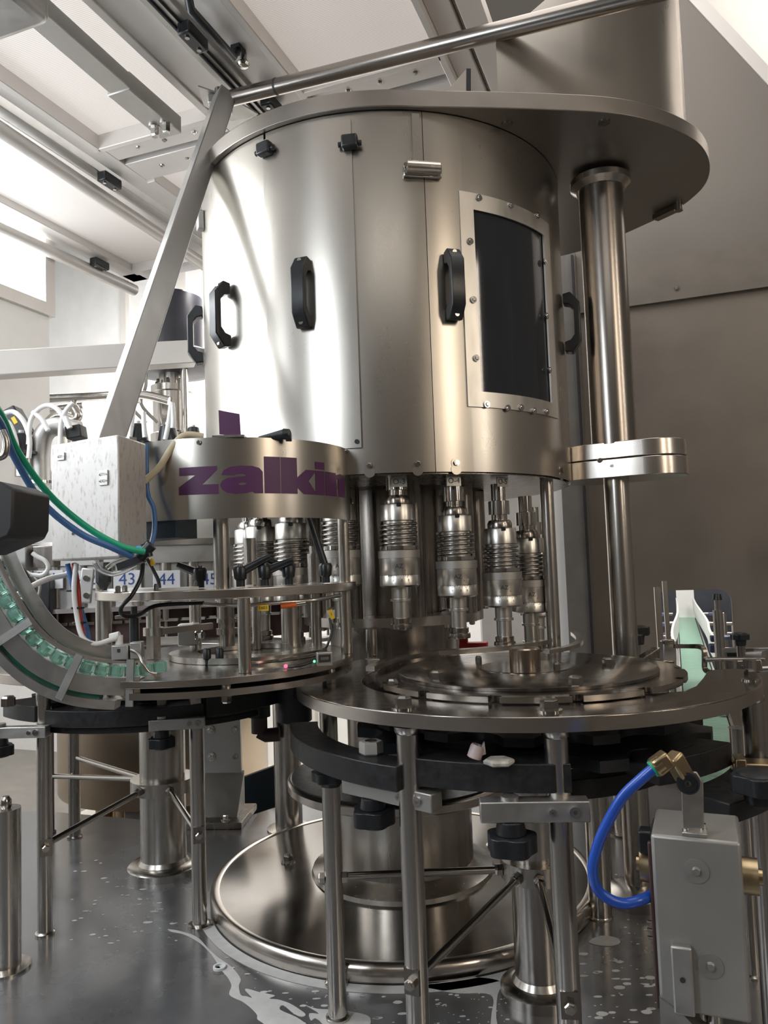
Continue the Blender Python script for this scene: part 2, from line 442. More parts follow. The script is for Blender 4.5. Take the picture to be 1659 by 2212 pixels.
for bb0, bb1 in ((-1.94, -1.44), (-1.075, -.585)):
    fr(2.275, 2.375, bb0, bb1); fr(2.41, 2.545, bb0, bb1); fr(2.375, 2.41, bb0, bb1, CZ + .035, CZ + .05, 'recess', 'dark')
    k = 0
    for bb in (bb0 + .13, (bb0 + bb1) / 2, bb1 - .12):
        for aa in (2.325, 2.47):
            c = G(aa, bb, CZ); MB().hexh(c, (0, 0, -1), .007, .006).build('screw', M['chrome'], ceil)
fr(.1, 3.4, -2.02, -1.94); fr(.1, 3.4, -2.10, -2.05, CZ - .012, CZ + .03, 'sliding_rail', 'alu'); fr(2.02, 3.4, -2.22, -2.12)
fr(2.545, 3.4, -1.53, -1.50, CZ - .012, CZ + .04, 'glazing_bead'); fr(2.545, 3.4, -1.94, -1.90, CZ - .012, CZ + .04, 'glazing_bead')
fr(.1, 3.4, -.61, -.585, CZ - .02, CZ + .04, 'glazing_bead'); fr(.1, 3.4, -.585, -.515); fr(.1, 3.4, -.50, -.43); fr(.1, 3.4, -.515, -.50, CZ + .02, CZ + .05, 'recess', 'dark')
fr(3.34, 3.44, -2.72, -1.44); fr(1.95, 3.44, -2.72, -2.62); fr(1.95, 2.02, -2.72, -2.12)
fr(3.30, 3.345, -2.62, -2.22, CZ - .012, CZ + .04, 'glazing_bead')
# round tubes under the ceiling at the left
for (p0, p1, r, lab) in ((G(1.75, -2.10, 2.545), G(3.4, -2.16, 2.545), .03, 'grey round door tube under the ceiling above the filler'),
                         (G(2.3, -2.74, 2.545), G(3.42, -2.70, 2.545), .03, 'lower grey round door tube at the far left ceiling edge')):
    tag(MB().cyl(p0, p1, r).build('door_tube', M['cream']), lab, 'tube', 'round tubes under the ceiling')
for (a, b, lab) in ((2.44, -2.04, 'black hinge block on the left ceiling rail beside the round tube'), (3.1, -2.66, 'black hinge block near the far left ceiling corner'),
                    (1.86, -1.245, 'black hinge block on the centre ceiling rail by the black handle'), (2.26, -1.20, 'black hinge block on the centre rail just above the turret edge')):
    t = thing('hinge_block', lab, 'hinge', G(a, b, CZ - .05), 'black ceiling hinges')
    gbox('body', a - .05, a + .05, b - .022, b + .022, CZ - .05, CZ - .01, M['black'], t, bevel=.006)
    for da in (-.03, .03): MB().cyl(G(a + da, b, CZ - .05), G(a + da, b, CZ - .054), .007, n=12).build('screw', M['chrome'], t)
# handle of the ceiling door
t = thing('pull_handle', 'black angular pull handle on the ceiling door at the top', 'handle', G(1.86, -1.17, CZ))
MB().tube([G(1.72, -1.17, CZ), G(1.74, -1.17, CZ - .05), G(1.96, -1.17, CZ - .05), G(1.99, -1.17, CZ)], .013, 8).build('grip', M['black'], t, ang=60)
MB().box(G(1.99, -1.17, CZ - .006), (.03, .04, .012), -.36).build('foot', M['black'], t)
t = thing('stop_buffer', 'small round chrome stop knob on the ceiling frame beside the rail', 'stop', G(2.02, -1.17, CZ - .045))
MB().cyl(G(2.02, -1.17, CZ), G(2.02, -1.17, CZ - .03), .011).build('stem', M['chrome'], t)
MB().lathe([(.004, -.045), (.015, -.042), (.019, -.034), (.015, -.026), (.008, -.022)], G(2.02, -1.17, CZ), 20).build('ball', M['chrome'], t)
t = thing('ceiling_latch', 'small bent chrome latch under the left ceiling frame', 'latch', G(2.62, -1.70, CZ - .05))
MB().cyl(G(2.62, -1.70, CZ), G(2.62, -1.70, CZ - .035), .014).build('stem', M['alu'], t)
MB().bar(G(2.62, -1.70, CZ - .04), G(2.70, -1.69, CZ - .04), .02, .012).build('lever', M['alu'], t)

# tall daylight window in the left wall, plus an added unseen glowing pane
WB = -2.72
wl = struct(gbox('wall_left_low', 2.02, 2.86, WB - .06, WB - .04, 1.25, 2.26, M['white']))
wpane = struct(gbox('window_1', 2.02, 2.82, WB - .055, WB - .05, 2.30, 4.1, M['daylight']))
dpane = struct(gbox('added_glow_pane', .3, 1.94, WB - .055, WB - .05, 1.45, 4.1, M['daylight']))  # added out of view to carry the drum highlight further down
for (a0, a1, z0, z1) in ((.24, .30, 1.39, 4.16), (.3, 1.95, 1.39, 1.45), (1.10, 1.13, 1.45, 4.1)):
    gbox('window_frame', a0, a1, WB - .06, WB - .02, z0, z1, M['cream'], dpane)  # frame bars around the added pane
for (a0, a1, z0, z1) in ((2.82, 2.88, 2.24, 4.16), (2.0, 2.82, 2.24, 2.30), (2.0, 2.82, 4.1, 4.16), (1.95, 2.02, 1.39, 4.1)):
    gbox('window_frame', a0, a1, WB - .06, WB - .02, z0, z1, M['cream'], wpane)

# ================================================================ CAPPING TURRET
def ang(u, v, c=A, r=.575): return cyl_hit(u, v, c, r)[1]
def zc(u, v, c=A, r=.575): return cyl_hit(u, v, c, r)[0].z
DZ0, DZ1 = 1.222, 2.158
t = thing('turret_housing', 'large round steel turret housing with black handles and a dark window', 'machine housing', (A[0], A[1], DZ0))
RD = .575
MB().lathe([(.36, DZ1 - .004), (RD - .02, DZ1 - .004), (RD - .02, DZ1 - .03)], (A[0], A[1], 0), 96).build('top_ring', M['sheet'], t)
MB().ring(A, .30, RD - .012, DZ0 - .004, DZ0 + .010).build('bottom_ring', M['dark'], t)
MB().cyl((A[0], A[1], DZ0), (A[0], A[1], DZ1), .40, n=64).build('inner_drum', plain('dark_inner_drum', (.05, .05, .05), .4, .6), t)
aL = ang(425, 700) - .9
seam = [aL, ang(578, 620), ang(772, 620), ang(925, 620)]
wa0, wa1 = ang(1000, 650), ang(1190, 650)
wz0, wz1 = zc(1100, 885), zc(1100, 440)
pan = []
def panel(a0, a1, z0, z1, off, name='side_panel', mat='sheet'):
    return MB().arc(A, RD + off - .004, RD + off, a0, a1, z0, z1, n=max(3, int(abs(a1 - a0) * 40))).build(name, M[mat], t, ang=30)
panel(seam[0], seam[1] - .002, DZ0, DZ1, .0)
pB = panel(seam[1], seam[2] - .0035, zc(772, 968), DZ1 - .02, .006, 'door_panel')
panel(seam[1] + .01, seam[3], DZ0, DZ1, .0)
# window panel: four pieces around the opening welded into one
wpn = MB()
for (x0, x1, z0, z1) in ((seam[3] + .003, wa0 + .02, DZ0, DZ1), (wa1 - .02, wa1 + .25, DZ0, DZ1), (wa0 + .02, wa1 - .02, DZ0, wz0 + .02), (wa0 + .02, wa1 - .02, wz1 - .02, DZ1)):
    wpn.arc(A, RD - .004, RD, x0, x1, z0, z1)
wpn.build('window_panel', M['sheet'], t, ang=30)
panel(wa1 + .25, seam[0] + 2 * PI - .003, DZ0, DZ1, .0, 'rear_panel')
# window frame and pane
wf = MB(); fw = .05 / RD
for (x0, x1, z0, z1) in ((wa0, wa0 + fw * .8, wz0, wz1), (wa1 - fw * .8, wa1, wz0, wz1), (wa0 + fw * .8, wa1 - fw * .8, wz0, wz0 + .04), (wa0 + fw * .8, wa1 - fw * .8, wz1 - .045, wz1)):
    wf.arc(A, RD, RD + .005, x0, x1, z0, z1)
wfo = wf.build('window_frame', steel('light_frame_steel', (.70, .67, .62), .3, .45, (10, 10, 3), .15), t, ang=30)
MB().arc(A, RD - .006, RD - .002, wa0 + .01, wa1 - .01, wz0 + .01, wz1 - .01).build('window_pane', M['pane'], t, ang=30)
for (u, v) in ((1034, 428), (1103, 444), (1160, 466), (1015, 522), (1022, 648), (1028, 774), (1051, 874), (1096, 882), (1180, 890), (1125, 881), (1176, 566), (1180, 683), (1186, 800), (1153, 888)):
    p, a = cyl_hit(u, v, A, RD + .005); d = Vector((math.cos(a), math.sin(a), 0))
    b_ = MB().cyl(p, p + d * .004, .009, n=16).cyl(p + d * .004, p + d * .007, .006, .004, n=12).build('bolt', M['chrome'], wfo)
# camwork seen through the pane
for k, a in enumerate((wa0 + .06, wa0 + .14, wa1 - .1)):
    x, y = A[0] + .46 * math.cos(a), A[1] + .46 * math.sin(a)
    MB().cyl((x, y, DZ0 + .02), (x, y, DZ1 - .02), .018, n=16).cyl((x, y, 1.55 + .04 * k), (x, y, 1.72), .032, n=16).build('cam_rod', M['steel'], t)
# strip with toggle latch
MB().arc(A, RD, RD + .007, ang(890, 300), ang(906, 300), zc(898, 372), DZ1 - .01).build('cover_strip', M['sheet'], t)
p, a = cyl_hit(912, 371, A, RD + .004); Rz = Matrix.Rotation(a - PI / 2, 3, 'Z')
lt = MB().box(p + Rz @ Vector((0, .003, 0)), (.10, .012, .036), Rz).build('toggle_latch', M['chrome'], t, bevel=.003)
MB().cyl(p + Rz @ Vector((-.04, .02, 0)), p + Rz @ Vector((.045, .02, 0)), .016, n=16).build('latch_lever', M['steel'], lt)
for dz in (-.009, .009): MB().cyl(p + Rz @ Vector((.045, .008, dz)), p + Rz @ Vector((.045, .014, dz)), .006, n=12).build('rivet', M['chrome'], lt)
# handles
def handle(u, v, h=.165, r=RD + .004, hole=True):
    p, a = cyl_hit(u, v, A, r) if isinstance(u, (int, float)) and v else (None, None)
    R = Matrix.Rotation(a - PI / 2, 3, 'Z')       # local +Y = outward
    q = h / 2 + .006
    prof = [(0, -q), (.022, -q - .004), (.048, -q + .03), (.048, q - .03), (.022, q + .004), (0, q), (0, q - .03), (.018, q - .035), (.03, q - .05), (.03, -q + .05), (.018, -q + .035), (0, -q + .03)]
    w2 = .0185; V = []; n = len(prof)
    for x in (-w2, w2):
        for (y, z) in prof: V.append(p + R @ Vector((x, y, z)))
    F = [(i, (i + 1) % n, n + (i + 1) % n, n + i) for i in range(n)] + [tuple(range(n)), tuple(range(2 * n - 1, n - 1, -1))]
    o = MB().add(V, F).build('handle', M['black'], t, bevel=.003)
    for s in (-1, 1):
        c = p + R @ Vector((0, .012, s * (q + .0005)))
        MB().cyl(p + R @ Vector((0, .018, s * (q - .008))), p + R @ Vector((0, .032, s * (q - .008))), .006, n=12).build('screw', M['chrome'], o)
handle(660, 637); handle(975, 620); handle(492, 683)
p0, a0_ = cyl_hit(430, 718, A, RD)
def handle_at(a, z):
    global t
    p = Vector((A[0] + (RD + .003) * math.cos(a), A[1] + (RD + .003) * math.sin(a), z)); u, v = 0, 0
    R = Matrix.Rotation(a - PI / 2, 3, 'Z'); q = .0885
    prof = [(0, -q), (.022, -q - .004), (.048, -q + .03), (.048, q - .03), (.022, q + .004), (0, q), (0, q - .03), (.018, q - .035), (.03, q - .05), (.03, -q + .05), (.018, -q + .035), (0, -q + .03)]
    w2 = .0185; V = []; n = len(prof)
    for x in (-w2, w2):
        for (y, z_) in prof: V.append(p + R @ Vector((x, y, z_)))
    F = [(i, (i + 1) % n, n + (i + 1) % n, n + i) for i in range(n)] + [tuple(range(n)), tuple(range(2 * n - 1, n - 1, -1))]
    MB().add(V, F).build('handle', M['black'], t, bevel=.003)
handle_at(math.radians(-170), zc(430, 718)); handle_at(math.radians(-19), zc(1205, 683))
# hinges
for (u, v, du) in ((577, 326, 0), (757, 312, 0)):
    p, a = cyl_hit(u, v, A, RD + .006); R = Matrix.Rotation(a - PI / 2, 3, 'Z')
    h = MB().box(p + R @ Vector((0, .012, 0)), (.042, .024, .034), R).build('hinge', M['black'], t, bevel=.005)
    MB().cyl(p + R @ Vector((-.03, .010, -.004)), p + R @ Vector((.03, .010, -.004)), .007, n=12).build('hinge_pin', M['black'], h)
p, a = cyl_hit(440, 478, A, RD); R = Matrix.Rotation(a - PI / 2, 3, 'Z')
MB().box(p + R @ Vector((0, .01, 0)), (.03, .02, .06), R).build('side_latch', M['alu'], t, bevel=.004)
# keyhole bolts along the lower edge
for (u, v) in ((798, 1006), (902, 1002), (985, 1000), (1212, 1016), (771, 954)):
    p, a = cyl_hit(u, v, A, RD + (.006 if v < 960 else 0)); d = Vector((math.cos(a), math.sin(a), 0))
    if v < 960: MB().cyl(p, p + d * .002, .006, n=16).build('hole', M['black'], t); continue
    k = MB().cyl(p - d * .001, p + d * .0015, .013, n=20).cyl(p - d * .001 + Vector((0, 0, -.016)), p + d * .0012 + Vector((0, 0, -.016)), .014, n=20).build('keyhole_washer', M['sheet'], t)
    MB().hexh(p, d, .0075, .008).build('bolt', M['chrome'], k)
# label plates along the bottom edge
for (u, txt) in ((862, 'O-3'), (980, 'O-4'), (1085, 'O-5')):
    p, a = cyl_hit(u, 1038, A, RD - .05); R = Matrix.Rotation(a - PI / 2, 3, 'Z')
    c = Vector((p.x, p.y, DZ0 - .018))
    k = MB().box(c, (.04, .003, .026), R).build('number_plate', M['alu'], t)
    V, F = text_faces(txt, .02)
    MB().add([c + R @ Vector((-x.x, .0022, x.y)) for x in V], F).build('lettering', M['ink'], k)

# stadium top plate with belt cover
PZ0, PZ1 = 2.160, 2.205
poly = [(A[0] + .592 * math.cos(q), A[1] + .592 * math.sin(q)) for q in [math.radians(d) for d in range(80, 281, 4)]]
poly += [(p.x, p.y) for p in smooth_path([(.30, 1.912, 0), (.45, 1.928, 0), (.616, 1.952, 0), (.73, 1.988, 0), (.842, 2.050, 0), (.94, 2.130, 0), (1.012, 2.235, 0), (1.052, 2.35, 0), (1.052, 2.45, 0), (1.02, 2.555, 0), (.91, 2.724, 0), (.80, 2.86, 0), (.62, 2.96, 0), (.36, 3.04, 0)], 6)]
t = thing('top_plate', 'thick rounded steel plate on top of the turret reaching out to the support column', 'plate', (A[0], A[1], PZ0))
MB().prism(poly, PZ0, PZ1).build('plate', M['plate'], t, ang=25, bevel=.002)
for (u, v) in ((1095, 268), (1305, 263)):
    p = Zp(u, v, PZ0); MB().cyl(p, p - Vector((0, 0, .004)), .016, n=20).build('hole_rim', M['dark'], t)
for (u, v, z) in ((1415, 464, PZ0),):
    p = Zp(u, v, z); q = Zp(1465, 440, z)
    MB().bar(p - Vector((0, 0, .012)), q - Vector((0, 0, .012)), .03, .016).cyl(q - Vector((0, 0, .025)), q + Vector((0, 0, 0)), .014, n=16).build('clamp_strip', M['dark'], t)
for (u, v) in ((800, 207), (820, 206), (845, 204)):
    p = Zp(u, v, PZ1); MB().hexh(p + Vector((0, .03, 0)), (0, 0, 1), .012, .014).build('bolt', M['chrome'], t)
MB().lathe([(.06, 0), (.09, -.012), (.09, -.03), (.072, -.045)], (SUP[0], SUP[1], PZ0), 40).build('socket_ring', M['steel'], t)
# belt cover: flat cheek and rounded nose
cp = [(.27, 2.02), (.345, 1.985), (.58, 2.005), (.70, 2.03), (.82, 2.085), (.91, 2.17), (.965, 2.27), (.985, 2.38), (.96, 2.50), (.90, 2.62), (.78, 2.72), (.62, 2.72)]
t = thing('belt_cover', 'tall rounded sheet steel cover standing on the turret top plate', 'cover', (.6, 2.3, PZ1))
cs = MB().prism(cp[1:], PZ1, 3.05)
bm = bmesh.new(); vv = [bm.verts.new(p) for p in cs.v]
for f in cs.f: bm.faces.new([vv[i] for i in f])
q1, q2 = Yp(1016, 143, 1.985), Yp(1180, -4, 1.995)
pn = (q2 - q1).cross(Vector((.35, .937, 0))).normalized()
if pn.z < 0: pn = -pn
r_ = bmesh.ops.bisect_plane(bm, geom=bm.verts[:] + bm.edges[:] + bm.faces[:], plane_co=q1, plane_no=pn, clear_outer=True)
bmesh.ops.holes_fill(bm, edges=[e for e in r_['geom_cut'] if isinstance(e, bmesh.types.BMEdge)])
bm.verts.index_update(); cs.v = [v.co.copy() for v in bm.verts]; cs.f = [tuple(v.index for v in f.verts) for f in bm.faces]; bm.free()
cs.build('cover_shell', M['sheet'], t, ang=28)
MB().slab([Yp(958, 205, 2.04), Yp(1008, 206, 2.0), Yp(1008, 148, 2.0)], (.006, .02, 0)).build('side_flap', M['sheet'], t)
MB().bar(Yp(1012, 206, 1.99), Yp(1012, 150, 1.99), .008, .012).build('seam_strip', M['black'], t)
MB().bar((.985, 2.40, PZ1), (.985, 2.40, 3.0), .02, .012).build('edge_strip', M['sheet'], t)

# support column under the plate
t = thing('support_column', 'thick steel column holding up the rounded plate right of the turret', 'column', (SUP[0], SUP[1], 0))
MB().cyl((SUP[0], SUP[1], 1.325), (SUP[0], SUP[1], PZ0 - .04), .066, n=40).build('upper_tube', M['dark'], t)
MB().cyl((SUP[0], SUP[1], .0), (SUP[0], SUP[1], 1.25), .037, n=32).build('lower_tube', M['steel'], t)
MB().lathe([(.10, 0), (.10, .03), (.06, .045), (.037, .05)], (SUP[0], SUP[1], 0), 36).build('foot_flange', M['steel'], t)
t = thing('drive_flange', 'two-layer rounded steel flange around the support column beside the turret bottom', 'flange', (SUP[0] + .06, SUP[1], 1.24))
def capsule(c0, c1, r, n=14):
    c0, c1 = Vector(c0), Vector(c1); d = (c1 - c0).normalized(); a = math.atan2(d.y, d.x)
    return [(c1.x + r * math.cos(a - PI / 2 + PI * i / n), c1.y + r * math.sin(a - PI / 2 + PI * i / n)) for i in range(n + 1)] + \
           [(c0.x + r * math.cos(a + PI / 2 + PI * i / n), c0.y + r * math.sin(a + PI / 2 + PI * i / n)) for i in range(n + 1)]
MB().prism(capsule((.66, 2.37), (.80, 2.29), .105), 1.282, 1.33).build('upper_layer', M['edge'], t, ang=25, bevel=.002)
MB().prism(capsule((.66, 2.37), (.80, 2.29), .108), 1.225, 1.279).build('lower_layer', M['edge'], t, ang=25, bevel=.002)
p = Yp(1295, 995, 2.19); MB().cyl(p, p - Vector((0, .008, 0)), .007, n=14).build('screw', M['chrome'], t)
# slim posts below the housing
for (u, lab) in ((1190, 'slim steel post under the right edge of the turret housing'),):
    p = Yp(u, 1250, 2.22)
    t = thing('turret_post', lab, 'post', (p.x, p.y, .72))
    MB().cyl((p.x, p.y, .735), (p.x, p.y, DZ0 - .004), .0195, n=28).build('rod', M['steel'], t)
    MB().cyl((p.x, p.y, .722), (p.x, p.y, .737), .026, n=28).build('foot', M['dark'], t)

# ---- capping heads
def make_head():
    t = thing('capping_head', 'x', 'capping head', (0, 0, 0), 'capping heads under the turret')
    k = .3717e-3
    MB().lathe([(.021, .052), (.029, .054), (.029, .196 - .0), (.026, .20)][0:0] + [(.022, .145), (.022, .158), (.029, .159), (.029, .197), (.020, .199), (.020, .245)], (0, 0, 0), 28).build('spindle', M['chrome'], t)
    MB().lathe([(.026, .120), (.034, .122), (.0345, .134), (.030, .143), (.021, .1455)], (0, 0, 0), 32).build('dome', M['dark'], t)
    s = MB().lathe([(.0395, .012), (.0395, .076), (.0450, .078), (.0450, .118), (.043, .121), (.026, .1215)], (0, 0, 0), 36).build('sleeve', M['barrel'], t)
    MB().box((.003, -.0445, .118), (.012, .006, .009)).build('notch', M['black'], s)
    pts = []; N = 5.5; nn = int(N * 22)
    for i in range(nn + 1):
        q = 2 * PI * N * i / nn; f = i / nn
        e = f * f * (3 - 2 * f) * .25 + f * .75
        pts.append((.0475 * math.cos(q), .0475 * math.sin(q), .013 + .061 * e))
    MB().tube(pts, .0036, 7).build('spring', M['spring'], t, ang=80)
    MB().lathe([(.040, 0), (.0505, .001), (.0505, .011), (.040, .012)], (0, 0, 0), 36).build('spring_seat', M['chrome'], t)
    MB().lathe([(.050, -.021), (.0552, -.0205), (.0552, -.001), (.050, 0)], (0, 0, 0), 40).build('collar', M['matte'], t)
    b_ = MB().lathe([(.047, -.096), (.0535, -.091), (.0535, -.066), (.0528, -.065), (.0535, -.064), (.0535, -.021)], (0, 0, 0), 40).build('barrel', M['barrel'], t)
    m = MB()
    for i in range(-7, 8):
        q = -PI / 2 + i * .085; c, s_ = math.cos(q), math.sin(q); h = .008 if i % 4 == 0 else .005
        m.box((c * .0536, s_ * .0536, -.0635 + h / 2 * 0 + .0 - h / 2), (.0011, .0008, h), q + PI / 2)
    for txt, x0, z0, sz in (('AZ', -.002, -.042, .016), ('8', -.018, -.078, .008), ('0', .004, -.078, .008), ('8', .022, -.078, .008), ('+', .014, -.053, .009), ('-', -.014, -.053, .012)):
        V, F = text_faces(txt, sz)
        m.add([Vector((.0538 * math.sin((v.x + x0) / .0535), -.0538 * math.cos((v.x + x0) / .0535), v.y + z0)) for v in V], F)
    m.build('scale_print', M['ink'], b_, kind='stuff')
    MB().lathe([(.0235, -.126), (.0235, -.096)], (0, 0, 0), 28).build('stem', M['barrel'], t)
    MB().lathe([(.021, -.176), (.021, -.134), (.0268, -.133), (.0268, -.127), (.0235, -.126)], (0, 0, 0), 28).build('lower_stem', M['barrel'], t)
    MB().lathe([(.012, -.206), (.0295, -.205), (.0303, -.199), (.0295, -.192), (.0255, -.190), (.0262, -.178), (.021, -.176)], (0, 0, 0), 32).build('chuck', M['dark'], t)
    return t
HR = .45
heads = {0: 1188, 1: 1211, 2: 1236, 3: 1253, 4: 1266, -1: 1188, -2: 1226, -3: 1229, -4: 1229}
hl = {0: 'capping head standing frontmost under the turret, left of the shaft gap', 1: 'capping head second from left under the open right half of the turret', 2: 'capping head in front of the bright gap under the turret',
      3: 'capping head second from the slim right post under the turret', 4: 'half hidden capping head directly behind the slim right post', -1: 'capping head half hidden behind the right post of the cap unit',
      -2: 'capping head with large spring seen between cap unit posts, right one', -3: 'capping head seen between cap unit posts, left one with domed top', -4: 'brightly lit capping head at far left under the cap unit guard'}
proto = make_head(); used = False
for k, v in heads.items():
    a = math.radians(-90 + 2.0 + 20 * k)
    x, y = A[0] + HR * math.cos(a), A[1] + HR * math.sin(a)
    q = Vector((x, y)) .length
    d = ray(850, v)
    uu = P = None
    # height whose front face projects to the measured row
    yy = y - .055
    u_ = 829.5 + FPX * (x / yy)
    z = Yp(u_ + .035 * (v - 1106) * 1.0, v, yy).z
    if not used:
        proto.location = (x, y, z); proto['label'] = hl[k]; ORG[proto.name] = Vector((x, y, z)); used = True; hd = proto
    else: hd = copy_thing(proto, (x, y, z), hl[k])
# central turret below the housing
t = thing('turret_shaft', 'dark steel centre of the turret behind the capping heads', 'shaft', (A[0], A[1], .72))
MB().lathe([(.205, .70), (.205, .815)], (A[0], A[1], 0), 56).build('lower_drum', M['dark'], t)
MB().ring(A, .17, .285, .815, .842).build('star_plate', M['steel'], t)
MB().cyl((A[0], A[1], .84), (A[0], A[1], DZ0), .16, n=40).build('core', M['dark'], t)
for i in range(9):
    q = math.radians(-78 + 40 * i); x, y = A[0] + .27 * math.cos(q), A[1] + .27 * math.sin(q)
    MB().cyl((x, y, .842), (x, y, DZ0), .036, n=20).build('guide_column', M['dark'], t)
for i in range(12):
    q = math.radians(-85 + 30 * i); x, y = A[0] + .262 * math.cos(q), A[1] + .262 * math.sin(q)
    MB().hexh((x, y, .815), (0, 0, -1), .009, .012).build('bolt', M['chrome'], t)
# pedestal below, bottle table and base disc on the deck
t = thing('turret_pedestal', 'wide round steel pedestal with a big base disc standing on the wet deck', 'pedestal', (A[0], A[1], 0))
MB().lathe([(.566, .0), (.566, .041), (.30, .046), (.285, .048)], (A[0], A[1], 0), 96).build('base_disc', M['base'], t, ang=30)
MB().lathe([(.560, 0), (.588, .002), (.590, .006), (.590, .032), (.582, .043), (.572, .046), (.562, .043), (.560, .03)], (A[0], A[1], 0), 96).build('base_rim', M['edge'], t, ang=45)
MB().lathe([(.285, .046), (.28, .06), (.235, .075), (.222, .085), (.222, .31)], (A[0], A[1], 0), 72).build('pedestal_drum', M['steel'], t)
MB().lathe([(.21, .305), (.345, .307), (.352, .312), (.352, .332), (.345, .338), (.335, .339)], (A[0], A[1], 0), 84).build('bottle_table', M['edge'], t)
MB().lathe([(.15, .3395), (.338, .3395), (.338, .344), (.15, .345)], (A[0], A[1], 0), 84).build('bottle_table_top', M['blackm'], t)
MB().lathe([(.16, .34), (.16, .70)], (A[0], A[1], 0), 40).build('upper_drum', M['dark'], t)
MB().ring(A, .155, .335, .60, .625).build('star_wheel', M['blackm'], t)
for (u, v) in ((622, 1862), (1065, 1826)):
    p = Zp(u, v, .045); MB().hexh(p, (0, 0, 1), .016, .02).build('bolt', M['chrome'], t)

# ================================================================ DISCHARGE TABLE (right front)
def arcpts(c, r, d0, d1, n):
    return [(c[0] + r * math.cos(math.radians(d0 + (d1 - d0) * i / n)), c[1] + r * math.sin(math.radians(d0 + (d1 - d0) * i / n))) for i in range(n + 1)]
TR = .537
t = thing('discharge_table', 'large round wet steel table plate at right front with hex bolts on its rim', 'machine table', (T[0], T[1], .692))
HC = (.285, 1.872)
poly = arcpts(T, TR, -9, -250, 80) + arcpts(HC, .352, 112, 296, 44) + [(.53, 1.56), (.593, 1.576), (.64, 1.632), (.692, 1.725), (.742, 1.82), (.765, 1.842), (.82, 1.85)]
MB().prism(poly[::-1], .692, .72).build('table_plate', M['table'], t, ang=25, bevel=.002)
MB().arc(T, TR - .004, TR + .0015, math.radians(-250), math.radians(-9), .6935, .7175, n=70).build('rim_band', M['edge'], t)
for (u, v) in ((872, 1530), (1187, 1536), (1622, 1470), (707, 1462), (848, 1490)):
    p = Zp(u, v, .72); MB().hexh((p.x, p.y, .72), (0, 0, 1), .0165 if v > 1500 else .013, .021).build('bolt', M['chrome'], t)
# star on top
t = thing('discharge_star', 'round star disc with notched rim turning on the right table', 'star wheel', (S[0], S[1], .722))
NP = 14; SR = .356; pts = []
for i in range(NP):
    a0 = 2 * PI * i / NP + .10
    for q in [j / 10 for j in range(11)]:
        a = a0 + q * (2 * PI / NP)
        r = SR - (.014 * math.sqrt(max(0, 1 - ((q - .5) / .085) ** 2)) if abs(q - .5) < .085 else 0)
        if q < 1: pts.append((S[0] + r * math.cos(a), S[1] + r * math.sin(a)))
    for q in (.43, .46, .48, .52, .54, .57):
        a = a0 + q * 2 * PI / NP; r = SR - .017
        pts.append((S[0] + r * math.cos(a), S[1] + r * math.sin(a)))
pts = sorted(pts, key=lambda p: math.atan2(p[1] - S[1], p[0] - S[0]))
MB().prism(pts, .7225, .7345).build('notched_disc', M['table'], t, ang=25)
for i in range(NP):
    a0 = 2 * PI * i / NP + .10 + (.57 - 1) * 2 * PI / NP; MB().arc(S, SR - .004, SR + .0008, a0, a0 + .86 * 2 * PI / NP, .7232, .7338, n=8).build('rim_segment', M['edge'], t)
MB().lathe([(.297, .7345), (.299, .7350), (.299, .7415), (.297, .7425)], (S[0], S[1], 0), 96).build('upper_disc', M['table'], t)
MB().lathe([(.108, .7425), (.108, .7445)], (S[0], S[1], 0), 56).build('hub_plate', M['table'], t)
MB().lathe([(.036, .7445), (.036, .785), (.033, .788)], (S[0], S[1], 0), 36).build('hub', steel('brown_hub_steel', (.40, .33, .27), .2, .3), t)
for (u, v) in ((943, 1466), (1244, 1478), (1315, 1436), (1034, 1432), (1203, 1448)):
    p = Zp(u, v, .743); MB().hexh((p.x, p.y, .7425), (0, 0, 1), .0145 if u not in (1034, 1203) else .008, .018, False).build('bolt', M['chrome'], t)
# curved top guides behind the star
def guide_rail(name, pts, w, h, mat, lab):
    P = smooth_path(pts, 6); m = MB(); V = []; F = []
    for i, p in enumerate(P):
        tt = (P[min(i + 1, len(P) - 1)] - P[max(i - 1, 0)]); tt.z = 0; tt.normalize(); nn = Vector((-tt.y, tt.x, 0))
        for (a, z) in ((-w / 2, 0), (w / 2, 0), (w / 2, h), (-w / 2, h)): V.append(p + nn * a + Vector((0, 0, z)))
    for i in range(len(P) - 1):
        for j in range(4): F.append((4 * i + j, 4 * i + (j + 1) % 4, 4 * i + 4 + (j + 1) % 4, 4 * i + 4 + j))
    n = len(P) - 1; F += [(0, 3, 2, 1), (4 * n, 4 * n + 1, 4 * n + 2, 4 * n + 3)]
    o = m.add(V, F).build(name, mat, ang=30); return tag(o, lab, 'guide rail')
guide_rail('neck_guide', [Zp(u, v, .745) for u, v in ((800, 1450), (845, 1432), (900, 1421), (960, 1413))], .022, .012, M['edge'], 'curved steel neck guide lying behind the star at the left of the table')
guide_rail('neck_guide', [Zp(u, v, .755) for u, v in ((950, 1414), (1010, 1411), (1080, 1405), (1150, 1396), (1175, 1391))], .03, .012, M['edge'], 'flat steel neck guide with light strip under the capping heads')
guide_rail('neck_guide', [Zp(u, v, .76) for u, v in ((1180, 1412), (1220, 1405), (1248, 1395), (1252, 1383), (1240, 1372))], .02, .010, M['edge'], 'curved steel neck guide at right behind the slim turret post')
p = Zp(805, 1440, .722)
t = thing('guide_block', 'small steel block with bolt at the left end of the curved neck guide', 'block', p)
MB().box(p + Vector((0, 0, .011)), (.035, .03, .022), .2).build('block', M['alu'], t, bevel=.002)
MB().hexh(p + Vector((.005, 0, .022)), (0, 0, 1), .006, .008).build('bolt', M['chrome'], t)
p = Zp(804, 1425, .73)
